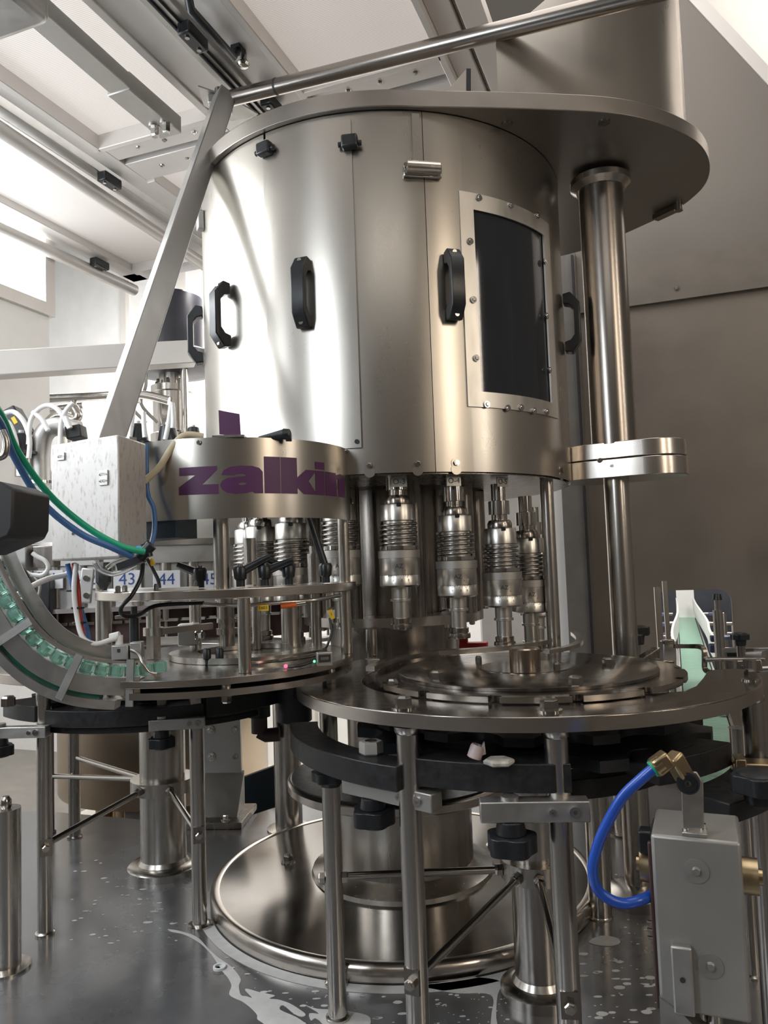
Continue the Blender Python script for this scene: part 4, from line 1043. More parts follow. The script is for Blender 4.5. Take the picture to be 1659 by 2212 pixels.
# purple plate and black grip on top of the guard
q = Zp(494, 945, bz1)
t = thing('purple_plate', 'upright purple plate on a small foot on top of the lettered guard', 'plate', q)
a, b, c, d = Yp(472, 886, q.y), Yp(517, 894, q.y), Yp(520, 943, q.y), Yp(474, 938, q.y)
MB().slab([a, b, c, d], (0, .004, 0)).build('plate', M['purple'], t)
MB().box((q.x, q.y + .01, bz1 + .002), (.07, .035, .005)).build('foot', M['dark'], t)
t = thing('black_grip', 'black tubular grip lying on top of the guard right of the purple plate', 'grip', Zp(590, 945, bz1))
p0, p1 = Yp(560, 948, 1.72), Yp(615, 938, 1.70)
MB().cyl(p0, p1, .006, .012, n=20).cyl(p1, p1 + (p1 - p0).normalized() * .012, .013, .010, n=20).build('grip', M['black'], t)
MB().cyl(Yp(618, 946, 1.70), Yp(630, 946, 1.70), .008, n=16).bar(Yp(530, 953, 1.74), Yp(600, 950, 1.72), .02, .006).build('bracket', M['black'], t)

# ---- grey box on the brace
V_ = [Yp(255, 938, 1.50), Yp(110, 970, 1.60), Yp(315, 950, 1.62)]
c0 = V_[0]; c1 = V_[1]; c2 = V_[2]
zt = c0.z; zb = Yp(252, 1205, 1.50).z
e_l = Vector((c1.x - c0.x, c1.y - c0.y, 0)); e_r = Vector((c2.x - c0.x, c2.y - c0.y, 0))
t = thing('terminal_box', 'speckled grey steel terminal box on the diagonal brace at left', 'box', (c0.x, c0.y, zb))
fp = [(c0.x, c0.y), (c0.x + e_l.x, c0.y + e_l.y), (c0.x + e_l.x + e_r.x, c0.y + e_l.y + e_r.y), (c0.x + e_r.x, c0.y + e_r.y)]
MB().prism(fp, zb, zt).build('box_body', M['speckle'], t, bevel=.004)
nl = Vector((e_l.y, -e_l.x, 0)).normalized()
if nl.y > 0: nl = -nl
el = e_l.normalized()
def face_pt(s, z): return Vector((c0.x, c0.y, z)) + e_l * s + nl * .0015
for (s, z, wd, ht, rows, lab) in ((.83, zt - .028, .022, .016, ('E201',), 0), (.20, zt - .083, .024, .030, ('E7711', '23Q1'), 0)):
    cpt = face_pt(s, z); R = Matrix((el, nl, Vector((0, 0, 1)))).transposed()
    k = MB().box(cpt, (wd, .003, ht), R).build('name_plate', M['alu'], t, bevel=.0008)
    for i, r_ in enumerate(rows):
        V, F = text_faces(r_, .008); off = (len(rows) - 1) / 2 - i
        MB().add([cpt + R @ Vector((-v.x, .002, v.y + off * .013)) for v in V], F).build('lettering', M['ink'], k)
        for sx in (-1, 1): MB().cyl(cpt + R @ Vector((sx * wd * .42, .0015, off * .013)), cpt + R @ Vector((sx * wd * .42, .003, off * .013)), .0012, n=8).build('rivet', M['chrome'], k)
hp = face_pt(.66, zb + .053); MB().cyl(hp, hp + nl * .001, .003, n=12).build('hole', M['ink'], t)
q0, q1 = c0 + e_r * .5 + Vector((0, 0, 0)), None
MB().bar(Vector((c0.x, c0.y, zt + .008)) + e_l * .15 + e_r * .9, Vector((c0.x, c0.y, zt + .008)) + e_l * .62 + e_r * .9, .02, .014).build('mounting_strip', M['alu'], t)

# ---- diagonal brace, beam, pipe and bracket
b0 = Yp(228, 970, 1.66)
b1 = Zp(486, 208, 2.475)
t = thing('diagonal_brace', 'square steel tube running diagonally from the ceiling down to the terminal box', 'brace', b0)
MB().bar(b0, b1, .056, .056, up=(1, .95, 0)).build('square_tube', steel('brace_steel', (.50, .50, .49), .3, .42), t, bevel=.003)
t = thing('ceiling_beam', 'grey rectangular beam below the ceiling at upper left', 'beam', G(1.3, -1.56, 2.47))
MB().bar(G(.6, -1.50, 2.515), G(2.10, -1.535, 2.515), .075, .05).build('beam', M['alu'], t, bevel=.003)
MB().bar(G(1.88, -1.535, 2.515), G(2.15, -1.535, 2.515), .085, .06).build('sleeve', M['alu'], t, bevel=.003)
for db in (-.015, .03):
    c = G(2.08, -1.535 + db, 2.485); MB().hexh(c, (0, 0, -1), .015, .03).build('bolt', M['chrome'], t)
t = thing('corner_bracket', 'thin steel bracket joining brace, beam and pipe under the ceiling', 'bracket', G(2.18, -1.38, 2.53))
MB().slab([Zp(428, 187, 2.52), Zp(480, 205, 2.52), Zp(522, 226, 2.52), Zp(558, 247, 2.52), Zp(540, 254, 2.52), Zp(500, 262, 2.52), Zp(440, 228, 2.52)], (0, 0, .005)).build('plate', M['alu'], t)
MB().bar(Zp(452, 226, 2.50), Zp(500, 226, 2.50), .07, .03).build('lug', M['alu'], t, bevel=.004)
MB().cyl(Zp(474, 212, 2.49), Zp(474, 212, 2.49) + Vector((0, 0, .03)), .015, n=20).build('bolt', M['chrome'], t)
t = thing('round_pipe', 'long round steel pipe running from the bracket up to the right edge of the cover', 'pipe', G(2.18, -1.30, 2.50))
pp0, pp1 = Zp(492, 214, 2.47), Yp(1500, -38, 1.78)
MB().cyl(pp0, pp1, .024, n=28).build('tube', M['pipe'], t)
a = pp0.lerp(pp1, .13); MB().cyl(a, a + (pp1 - pp0).normalized() * .006, .0252, n=28).build('joint_ring', M['ink'], t)
q = Yp(22, 6, 1.75)
t = thing('lamp_housing', 'rounded grey housing at the upper left corner under the ceiling', 'housing', q)
MB().box(q + Vector((-.09, 0, .03)), (.27, .22, .10), -.36).build('body', M['alu'], t, bevel=.02)

# ---- cap chute with green caps
CH = [(-60, 1130, 1.50), (-28, 1200, 1.50), (0, 1262, 1.505), (28, 1310, 1.51), (62, 1360, 1.52), (108, 1403, 1.54), (165, 1432, 1.565), (225, 1444, 1.595), (290, 1446, 1.625), (352, 1437, 1.655)]
ch = smooth_path([Yp(*q) for q in CH], 8)
def offs(path, e, z=0, back=0):
    out = []
    for i, p in enumerate(path):
        tt = (path[min(i + 1, len(path) - 1)] - path[max(i - 1, 0)]).normalized()
        dn = Vector((tt.z * -1, 0, tt.x)) if True else None
        dn = Vector((-tt.z, 0, tt.x)).normalized()          # in the chute plane, pointing up
        out.append((p + dn * e + Vector((0, back, 0)), tt, dn))
    return out
def strip(path, e0, e1, y0, y1):
    A_, B_ = offs(path, e0), offs(path, e1); V = []; F = []
    for (a, _, _), (b, _, _) in zip(A_, B_):
        V += [a + Vector((0, y0, 0)), b + Vector((0, y0, 0)), b + Vector((0, y1, 0)), a + Vector((0, y1, 0))]
    n = len(path) - 1
    for i in range(n):
        for j in range(4): F.append((4 * i + j, 4 * i + (j + 1) % 4, 4 * i + 4 + (j + 1) % 4, 4 * i + 4 + j))
    F += [(0, 3, 2, 1), (4 * n, 4 * n + 1, 4 * n + 2, 4 * n + 3)]
    return MB().add(V, F)
t = thing('cap_chute', 'curved steel chute of parallel rails feeding green caps into the cap unit', 'chute', ch[-1])
main = ch[:int(len(ch) * .93)]
strip(main, .0150, .020, -.016, .002).build('upper_rail', M['alu'], t, ang=30)
strip(main, -.050, -.0145, -.020, -.016).build('side_rail', M['alu'], t, ang=30)
strip(main, .0165, .046, .016, .019).build('rear_rail', M['alu'], t, ang=30)
strip(main, -.0225, -.0185, -.014, .018).build('floor_rail', M['alu'], t, ang=30)
strip(ch[:int(len(ch) * .86)], -.078, -.060, -.024, .012).build('lower_rail', M['alu'], t, ang=30)
strip(ch[:int(len(ch) * .80)], -.060, -.051, -.012, .010).build('dark_green_strip', plain('dark_green_strip', (.01, .10, .07), .4), t, ang=30)
for f in (56, 172, 292):
    i = min(range(len(ch)), key=lambda j: abs(829.5 + FPX * ((ch[j] - CAM).dot(RT) / (ch[j] - CAM).dot(FW)) - f)); (a, tt, dn) = offs(ch, .024)[i]; b = offs(ch, -.072)[i][0]
    MB().bar(a + Vector((0, -.025, 0)), b + Vector((0, -.025, 0)), .015, .006, up=(0, 1, 0)).build('cross_strap', M['alu'], t)
# caps
def make_cap():
    t = thing('bottle_closure', 'x', 'cap', (0, 0, 0), 'green caps in the chute')
    V = []; n = 40
    P = []
    for i in range(n):
        q = 2 * PI * i / n; P.append(.0142 if i % 2 else .0137)
    m = MB(); prof = [-.0095, .006, .0085]; Vv = []
    for k, z in enumerate((-.0095, .0065)):
        for i in range(n): q = 2 * PI * i / n; Vv.append((P[i] * math.cos(q), P[i] * math.sin(q), z))
    for i in range(n): q = 2 * PI * i / n; Vv.append((.0120 * math.cos(q), .0120 * math.sin(q), .0090))
    F = []
    for k in range(2):
        for i in range(n): F.append((k * n + i, k * n + (i + 1) % n, (k + 1) * n + (i + 1) % n, (k + 1) * n + i))
    F += [tuple(range(2 * n, 3 * n))]
    m.add(Vv, F).build('shell', M['cap'], t, ang=30)
    MB().lathe([(.0136, -.0135), (.0142, -.0130), (.0142, -.0105), (.0136, -.010)], (0, 0, 0), 32).build('tamper_band', M['cap'], t)
    return t
cap = make_cap(); L_ = [0]
for i in range(1, len(ch)): L_.append(L_[-1] + (ch[i] - ch[i - 1]).length)
nc = int(L_[-1] / .0295)
ordn = ['first', 'second', 'third', 'fourth', 'fifth', 'sixth', 'seventh', 'eighth', 'ninth', 'tenth', 'eleventh', 'twelfth', 'thirteenth', 'fourteenth', 'fifteenth', 'sixteenth', 'seventeenth', 'eighteenth', 'nineteenth', 'twentieth', 'next']
for k in range(nc):
    s = L_[-1] - .006 - k * .0295
    if s < .05: break
    i = max(j for j in range(len(L_)) if L_[j] <= s); f = (s - L_[i]) / max(1e-6, (L_[min(i + 1, len(L_) - 1)] - L_[i])); i2 = min(i + 1, len(ch) - 1)
    p = ch[i].lerp(ch[i2], f); tt = (ch[i2] - ch[max(i - 1, 0)]).normalized(); dn = Vector((-tt.z, 0, tt.x)).normalized()
    nrm = dn.cross(tt).normalized(); R = Matrix((tt, dn.cross(tt), dn)).transposed()
    lab = 'green bottle cap at the outlet end of the chute' if k == 0 else 'green bottle cap, %s in the chute counted from its outlet' % ordn[min(k, 20)]
    o = cap if k == 0 else copy_thing(cap, p, lab)
    o.location = p; o['label'] = lab; o.rotation_euler = R.to_euler(); ORG[o.name] = p.copy()
t = thing('cap_sensor', 'grey sensor block with white angled plug on top of the cap chute', 'sensor', Yp(262, 1408, 1.61))
p = ORG[t.name]
MB().box(p, (.034, .03, .030), .1).build('body', M['alu'], t, bevel=.002)
MB().box(p + Vector((.030, .008, .002)), (.024, .03, .034), .1).build('holder', M['alu'], t, bevel=.002)
MB().box(p + Vector((.0, -.0155, .004)), (.006, .001, .007), .1).build('mark', M['ink'], t)
MB().cyl(p + Vector((-.004, 0, .014)), p + Vector((-.004, 0, .034)), .0075, n=16).cyl(p + Vector((-.003, 0, .034)), p + Vector((-.022, 0, .030)), .0085, n=16).build('angled_plug', M['whitep'], t)
cable('steel_wire', Y2([(283, 1404, 1.60), (298, 1412, 1.59), (308, 1432, 1.58), (322, 1452, 1.58), (338, 1456, 1.585)]), .0036, 'steel', 'short bent steel wire beside the chute outlet')

# ---- hoses around the box
cable('green_air_hose', Y2([(-30, 855, 1.15), (5, 900, 1.22), (40, 978, 1.30), (110, 1072, 1.38), (190, 1140, 1.43), (262, 1180, 1.455), (312, 1192, 1.48)]), .0062, 'green', 'bright green air hose curving in front of the grey terminal box', cat='hose')
cable('blue_air_hose', Y2([(-32, 870, 1.15), (2, 915, 1.22), (30, 985, 1.29), (90, 1083, 1.36), (170, 1150, 1.41), (240, 1182, 1.44), (285, 1202, 1.47)]), .0062, 'dblue', 'dull blue air hose running beside the green one across the box', cat='hose')
cable('blue_air_hose', Y2([(300, 1208, 1.55), (320, 1190, 1.60), (333, 1150, 1.64), (332, 1100, 1.66), (318, 1060, 1.67), (316, 960, 1.68)]), .0055, 'dblue', 'dull blue hose rising behind the right side of the terminal box', cat='hose')
q = Yp(314, 1190, 1.50)
t = thing('hose_coupling', 'black push fitting with blue rings joining the hoses under the box corner', 'fitting', q)
MB().cyl(q + Vector((-.012, 0, -.012)), q + Vector((.012, 0, .012)), .012, n=20).cyl(q + Vector((.0, 0, .014)), q + Vector((.006, 0, -.012)), .009, n=16).build('body', M['black'], t)
MB().cyl(q + Vector((-.016, -.002, .001)), q + Vector((-.006, -.001, .001)), .0095, n=20).build('blue_ring', plain('light_blue_ring', (.10, .30, .62), .4), t)
MB().bar(q + Vector((-.005, 0, -.015)), q + Vector((-.055, .01, -.03)), .018, .014).build('tail', M['black'], t)
cable('beige_hose', Y2([(312, 1040, 1.66), (345, 1008, 1.67), (372, 965, 1.68), (400, 940, 1.69), (440, 943, 1.70)]), .0075, 'beige', 'ribbed beige conduit arching over the guard beside the box', cat='hose')
cable('clear_coil', Y2([(205, 1215, 1.62), (215, 1230, 1.60), (245, 1240, 1.58), (285, 1225, 1.57), (300, 1210, 1.57), (285, 1205, 1.60), (250, 1215, 1.62), (230, 1228, 1.62)]), .0055, 'clear', 'coil of clear tubing hanging under the terminal box', cat='hose')
cable('red_hose', Y2([(160, 1218, 1.62), (168, 1270, 1.60), (172, 1330, 1.60), (180, 1380, 1.61), (183, 1420, 1.63)]), .0055, 'red', 'red hose hanging from the terminal box to the chute', cat='hose')
cable('blue_hose', Y2([(146, 1218, 1.62), (152, 1245, 1.62), (160, 1275, 1.62), (185, 1350, 1.63), (200, 1425, 1.64)]), .0055, 'dblue', 'blue hose hanging beside the red hose under the box', cat='hose')
cable('white_cable', Y2([(165, 1218, 1.60), (160, 1270, 1.59), (166, 1330, 1.59), (178, 1375, 1.585), (205, 1391, 1.59), (240, 1382, 1.60), (252, 1378, 1.605)]), .0052, 'whitep', 'white cable hanging with the red hose and bending to the chute sensor')
for (u, v, lab) in ((157, 1276, 'black cable tie around the hoses, upper one'), (168, 1313, 'black cable tie around the hoses, middle one'), (172, 1345, 'black cable tie around the hoses, lowest one')):
    q = Yp(u, v, 1.60); tag(MB().lathe([(.0125, -.002), (.0138, -.002), (.0138, .002), (.0125, .002)], q, 20).build('cable_tie', M['black']), lab, 'cable tie', 'cable ties on the hanging hoses')
# ---- dark control box at the far left edge
q = Yp(-14, 1105, 1.12)
t = thing('control_box', 'dark faceted control box cut by the left picture edge', 'box', q)
MB().slab([Yp(-80, 1030, 1.1), Yp(0, 1040, 1.1), Yp(31, 1056, 1.1), Yp(28, 1140, 1.1), Yp(18, 1160, 1.1), Yp(-80, 1200, 1.1)], (0, .12, 0)).build('box_body', plain('dark_grey_plastic', (.03, .03, .032), .5), t, bevel=.004)
MB().tube(smooth_path(Y2([(-8, 990, 1.1), (8, 984, 1.1), (13, 968, 1.1), (12, 950, 1.1), (4, 930, 1.1)]), 5), .005, 10).build('wire_handle', M['steel'], t)

# ================================================================ FILLER (behind, left)
t = thing('filler_tank', 'large round pale steel filler tank ring behind the terminal box', 'tank', (FC[0], FC[1], .80))
FR = 1.36
MB().arc(FC, FR - .02, FR, math.radians(214), math.radians(338), 1.03, 1.33, n=60).build('tank_wall', M['alu'], t, ang=30)
MB().arc(FC, .2, FR, math.radians(214), math.radians(338), 1.325, 1.335, n=50).build('tank_shoulder', M['alu'], t, ang=30)
MB().arc(FC, FR - .05, FR + .012, math.radians(214), math.radians(338), 1.10, 1.125, n=60).build('tank_hoop', M['steel'], t, ang=30)
MB().lathe([(.62, 1.335), (.62, 1.52), (.60, 1.535), (.58, 1.54), (.05, 1.56)], (FC[0] - .05, FC[1], 0), 64).build('tank_top', M['alu'], t)
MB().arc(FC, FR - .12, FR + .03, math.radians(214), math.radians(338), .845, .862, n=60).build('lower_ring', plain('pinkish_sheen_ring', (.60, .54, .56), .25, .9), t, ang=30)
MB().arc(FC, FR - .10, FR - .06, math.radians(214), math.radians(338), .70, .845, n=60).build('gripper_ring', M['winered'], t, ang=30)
MB().arc(FC, FR - .09, FR - .02, math.radians(214), math.radians(338), .862, 1.03, n=60).build('valve_wall', M['alu'], t, ang=30)
MB().arc(FC, FR - .14, FR + .02, math.radians(214), math.radians(338), .66, .675, n=60).build('gripper_plate', M['dark'], t, ang=30)
# numbered plates: place by the measured columns
def fhit(u, v, r): return cyl_hit(u, v, FC, r)
nums = [(190, '42'), (275, '43'), (360, '44'), (452, '45')]
for (u, s) in [(108, '41')] + nums:
    p, a = fhit(u, 1252, FR + .004); R = Matrix.Rotation(a - PI / 2, 3, 'Z')
    c = Vector((p.x, p.y, p.z))
    k = MB().box(c, (.105, .004, .072), R).build('number_plate', plain('white_number_plate', (.66, .66, .68), .45, 0, .03), t, bevel=.001)
    V, F = text_faces(s, .066)
    MB().add([c + R @ Vector((-v.x, .0028, v.y)) for v in V], F).build('number', M['blueink'], k)
for i in range(22):                                            # filling valves under the tank
    q = math.radians(222 + i * 4.6); x, y = FC[0] + (FR - .03) * math.cos(q), FC[1] + (FR - .03) * math.sin(q)
    MB().cyl((x, y, .865), (x, y, 1.03), .026, n=16).cyl((x, y, .80), (x, y, .865), .016, n=14).build('valve', M['steel'], t)
    MB().cyl((x, y, .68), (x, y, .845), .007, n=10).bar((x - .05, y, .80), (x + .05, y, .80), .02, .012).build('gripper', M['chrome'], t)
t = thing('filler_pedestal', 'wide round steel filler base behind the left column', 'machine base', (FC[0], FC[1], -.58))
MB().lathe([(.56, -.17), (.565, -.16), (.565, .62), (.50, .66)], (FC[0], FC[1], 0), 72).build('base_drum', steel('warm_steel', (.62, .52, .41), .30, .32, (2, 2, 2)), t)
for q in (240, 262, 284, 300):
    x, y = FC[0] + .42 * math.cos(math.radians(q)), FC[1] + .42 * math.sin(math.radians(q))
    MB().cyl((x, y, -.58), (x, y, -.16), .085 if q in (262,) else .05, n=28).build('foot_pillar', M['brass'], t)
x, y = Yp(293, 1700, 3.95).x, 3.95
MB().box((x, y, -.30), (.11, .09, .26), .3).build('leg_box', M['alu'], t, bevel=.004); MB().cyl((x, y, -.46), (x, y, -.43), .02, .045, n=12).cyl((x, y, -.58), (x, y, -.43), .015, n=12).build('leg_screw', M['chrome'], t)
# centre column with black motor
mx, my = Yp(372, 860, 4.25).x, 4.25
t = thing('filler_column', 'steel valve column with pipes on the filler tank below the black motor', 'column', (mx, my, 1.54))
z0 = 1.55
MB().lathe([(.12, z0), (.12, 1.75), (.105, 1.76), (.105, 1.98), (.115, 1.985), (.115, 2.02), (.07, 2.03), (.07, 2.10)], (mx, my, 0), 36).build('body', M['steel'], t)
MB().box((mx + .0, my - .11, 1.86), (.05, .04, .16)).build('side_box', M['chrome'], t, bevel=.004)
MB().cyl((mx + .10, my - .12, 1.74), (mx + .10, my - .12, 2.12), .022, n=18).build('side_pipe', M['chrome'], t)
for i in range(8):
    q = 2 * PI * i / 8; MB().hexh((mx + .085 * math.cos(q), my + .085 * math.sin(q), 2.02), (0, 0, 1), .01, .03).build('bolt', M['chrome'], t)
for dx in (-.16, -.10):
    MB().tube(smooth_path([(mx + dx, my - .15, 2.12), (mx + dx, my - .15, 2.0), (mx + dx - .03, my - .14, 1.90), (mx + dx + .05, my - .12, 1.80)], 5), .009, 8).build('thin_line', M['alu'], t)
t = thing('motor', 'black cylindrical motor hanging above the filler behind the beam', 'motor', (mx, my, 2.09))
MB().lathe([(.15, 2.09), (.225, 2.10), (.225, 2.20), (.215, 2.21), (.165, 2.22), (.165, 2.52), (.155, 2.53)], (mx + .01, my, 0), 48).build('housing', plain('black_motor_paint', (.03, .03, .04), .35), t)
t = thing('cross_beam', 'light grey horizontal beam crossing behind the diagonal brace', 'beam', Yp(200, 800, 3.5))
pA, pB = Yp(-60, 792, 3.15), Yp(418, 764, 3.45)
MB().bar(pA, pB, .09, .105).build('beam', M['cream'], t, bevel=.004)
# steel pipes and clear hoses above the tank
def fl_(l, y): return [Yp(u, v, y) for u, v in l]
def pipe(name, l, y, r, mat, lab, cat='pipe', group=None, k=6, n=14):
    return tag(MB().tube(smooth_path(fl_(l, y), k), r, n).build(name, M[mat], ang=80), lab, cat, group)
sp = pipe('steel_pipe', [(40, 862), (120, 860), (200, 856), (300, 852), (365, 866)], 3.9, .022, 'steel', 'straight steel pipe running left from the filler column')
for u in (160, 250):
    q = Yp(u, 858, 3.9); MB().cyl((q.x, q.y, 1.545), q, .012, n=14).lathe([(.03, 1.535), (.03, 1.55), (.012, 1.555)], (q.x, q.y, 0), 16).build('pipe_support', M['steel'], sp)
sp = pipe('steel_pipe', [(20, 905), (70, 893), (120, 884), (180, 876)], 4.0, .02, 'steel', 'sloping steel pipe low behind the clear hoses at far left')
q = Yp(150, 880, 4.0); MB().cyl((q.x, q.y, 1.54), q, .012, n=14).build('pipe_support', M['steel'], sp)
pipe('elbow_pipe', [(88, 1040), (87, 985), (92, 945), (108, 925), (132, 922), (170, 930)], 3.05, .038, 'alu', 'thick bent steel elbow pipe left of the terminal box')
q = Yp(88, 1030, 3.05); tag(MB().lathe([(.055, 0), (.055, .012), (.038, .016)], q - Vector((0, 0, .03)), 28).build('pipe_flange', M['chrome']), 'small flange with bolts at the foot of the elbow pipe', 'flange')
pipe('elbow_pipe', [(105, 912), (118, 900), (135, 897), (160, 905), (168, 896), (160, 880)], 3.5, .022, 'steel', 'small curved steel pipe with valve behind the clear hoses')
q = Yp(135, 898, 3.5); MB().cyl((q.x, q.y, 1.335), q, .014, n=14).build('pipe_support', M['steel'], bpy.data.objects['elbow_pipe.001'])
hose = [([(0, 905), (20, 915), (34, 950), (38, 985)], 'leftmost one'), ([(5, 895), (30, 890), (52, 912), (64, 950), (62, 990)], 'second from the left'), ([(62, 960), (66, 910), (84, 884), (106, 876), (128, 888), (150, 925)], 'high arch beside the elbow pipe'),
        ([(70, 890), (90, 905), (104, 930)], 'short one crossing the high arch'), ([(130, 962), (132, 915), (142, 888), (158, 870)], 'long one at the box corner'), ([(142, 900), (152, 925)], 'short one above the elbow'),
        ([(281, 945), (286, 900), (291, 870), (302, 866)], 'left one right of the brace'), ([(313, 945), (311, 915), (310, 890)], 'straight one right of the brace'), ([(357, 950), (364, 915), (371, 870), (374, 905), (373, 925)], 'narrow loop right of the brace')]
for l, lab in hose:
    pipe('clear_hose', l, 2.95, .0095, 'clearhose', 'milky clear hose above the filler tank, ' + lab, 'hose', 'clear hoses over the filler')
def valvecap(u, v, y, s, lab, i=0):
    q = Yp(u, v, y); t = thing('valve_bell', lab, 'valve', q, 'black valve bells on the filler tank')
    MB().lathe([(.068 * s, -.06 * s), (.068 * s, -.045 * s), (.050 * s, -.04 * s), (.036 * s, .035 * s), (.030 * s, .04 * s)], q, 24).build('bell', M['black'], t)
    MB().cyl(q + Vector((0, 0, .04 * s)), q + Vector((0, 0, .055 * s)), .012 * s, n=12).build('nipple', M['whitep'], t)
    MB().cyl(q + Vector((0, 0, -.16 * s)), q + Vector((0, 0, -.06 * s)), .028 * s, n=18).build('stem', M['steel'], t)
for (u, v, s, lab) in ((46, 955, .85, 'black valve bell left of the elbow pipe'), (298, 935, .85, 'black valve bell just right of the brace foot'), (363, 938, .85, 'black valve bell in front of the filler column'), (418, 936, .6, 'small black valve bell beside the turret edge')):
    valvecap(u, v, 3.0, s, lab)
t = thing('valve_actuator', 'tilted black actuator with yellow label at far left', 'actuator', Yp(36, 915, 3.1))
q = ORG[t.name]; R = Matrix.Rotation(-.5, 3, 'Y')
MB().box(q, (.075, .08, .12), R).build('body', M['black'], t, bevel=.006); MB().box(q + R @ Vector((.012, -.041, 0)), (.016, .002, .03), R).build('yellow_label', M['yellow'], t)
t = thing('valve_actuator', 'black square end block on the elbow pipe left of the box', 'actuator', Yp(165, 935, 3.0))
q = ORG[t.name]; MB().box(q, (.06, .07, .05), Matrix.Rotation(-.15, 3, 'Y')).build('body', M['rubber'], t, bevel=.004)
# near left small manifold with cables
t = thing('sensor_manifold', 'grey block with two knurled screws and connectors left of the terminal box', 'manifold', Yp(30, 1220, 2.2))
q = ORG[t.name]
MB().box(q + Vector((-.02, 0, .02)), (.14, .10, .075), .1).build('block', M['alu'], t, bevel=.003)
MB().box(q + Vector((.085, .02, .02)), (.06, .06, .06), .1).build('holder', M['dark'], t, bevel=.003)
for u in (27, 57):
    p = Yp(u, 1180, 2.2); MB().cyl(p - Vector((0, 0, .02)), p, .006, n=14).lathe([(.006, 0), (.011, .002), (.011, .012), (.006, .014)], p, 16).build('knurled_screw', M['chrome'], t)
for u in (2, 20, 36):
    p = Yp(u, 1212, 2.13); MB().cyl(p, p + Vector((0, -.03, -.008)), .010, n=14).build('connector', M['chrome'], t)
MB().cyl(Yp(52, 1192, 2.2), Yp(112, 1188, 2.25), .006, n=12).cyl(Yp(52, 1200, 2.2), Yp(112, 1196, 2.25), .004, n=12).build('rod', M['chrome'], t)
cable('grey_cable', Y2([(70, 1195, 2.1), (80, 1202, 2.1), (98, 1212, 2.1), (104, 1228, 2.1), (92, 1242, 2.1), (70, 1242, 2.1), (55, 1236, 2.1)]), .006, 'whitep', 'light grey cable looping beside the manifold')
cable('grey_cable', Y2([(55, 1238, 2.1), (72, 1245, 2.1), (86, 1265, 2.1), (80, 1292, 2.1), (62, 1298, 2.1), (45, 1292, 2.1)]), .0042, 'alu', 'thin grey cable ring behind the cap chute')
cable('pink_white_cable', Y2([(30, 1290, 1.54), (70, 1266, 1.58), (105, 1250, 1.62), (145, 1240, 1.64), (160, 1222, 1.64)]), .006, 'whitep', 'thick white cable slanting up towards the terminal box')
cable('dark_cable', Y2([(10, 1222, 2.08), (25, 1232, 2.08), (45, 1228, 2.08), (60, 1245, 2.08)]), .006, 'black', 'dark cable bundle under the manifold connectors')
t = thing('black_actuator', 'black rounded actuator behind the thin cable ring', 'actuator', Yp(52, 1275, 2.3))
q = ORG[t.name]; MB().lathe([(.03, -.09), (.045, -.08), (.045, .03), (.03, .05)], q, 24).build('body', M['black'], t); MB().box(q + Vector((.03, -.05, .01)), (.02, .02, .05)).build('connector', M['dark'], t)
t = thing('black_actuator', 'black upright block left of the number plate 41', 'actuator', Yp(92, 1305, 3.02))
q = ORG[t.name]; MB().box(q + Vector((0, 0, .0)), (.085, .07, .19)).build('body', M['black'], t, bevel=.006); MB().cyl(q + Vector((0, 0, .095)), q + Vector((0, 0, .125)), .02, n=16).build('stud', M['dark'], t)
t = thing('hinge_plate', 'pale plate with two screws beside the grip knob', 'plate', Yp(187, 1265, 1.9))
q = ORG[t.name]; MB().box(q, (.032, .008, .085), Matrix.Rotation(.12, 3, 'Y')).build('plate', M['alu'], t, bevel=.003)
for dz in (.018, -.024): MB().cyl(q + Vector((.002, -.004, dz)), q + Vector((.002, -.010, dz)), .007, n=14).build('screw', M['chrome'], t)

# ================================================================ CONVEYOR (right)
CB0, CB1 = .005, .135
t = thing('conveyor', 'pale green slat conveyor running out through the wall opening', 'conveyor', G(1.98, .07, .40))
n_sl = 133; first = None
for i in range(n_sl):
    a = 1.98 + .0385 * i
    if first is None:
        c = G(a, .07, .445); first = MB().box(c, (CB1 - CB0, .0355, .009), -math.radians(20.5)).build('slat', M['greenbelt'], t, bevel=.0022)
        base = first.location.copy()
    else:
        s = first.copy(); COL.objects.link(s); s.parent = t; s.location = base + G(.0385 * i, 0, 0)
gbox('chain_bed', 1.98, 7.1, CB0 + .01, CB1 - .01, .41, .438, M['dark'], t)
for bb in (CB0 - .012, CB1 + .004):
    gbox('side_rail', 1.98, 7.1, bb, bb + .008, .39, .452, M['alu'], t)
def crail(pts, h, w_, lab):
    return guide_rail('side_guide', [G(*p) for p in pts], w_, h, M['whitep'], lab)
crail([(2.95, -.012, .46), (3.6, -.014, .47), (4.2, -.03, .475), (4.7, -.025, .48), (5.4, .0, .49), (6.2, .005, .50), (6.9, .0, .51)], .11, .012, 'left white plastic guide rail along the green conveyor')
crail([(3.1, .150, .46), (3.8, .168, .47), (4.4, .155, .475), (5.0, .165, .48), (5.7, .15, .49), (6.3, .135, .50), (6.9, .13, .51)], .11, .012, 'right white wavy plastic guide rail along the green conveyor')
tag(gbox('conveyor_end_box', 7.0, 7.16, .0, .14, .44, .70, M['white']), 'small white box at the far end of the green conveyor', 'box')
k = 0
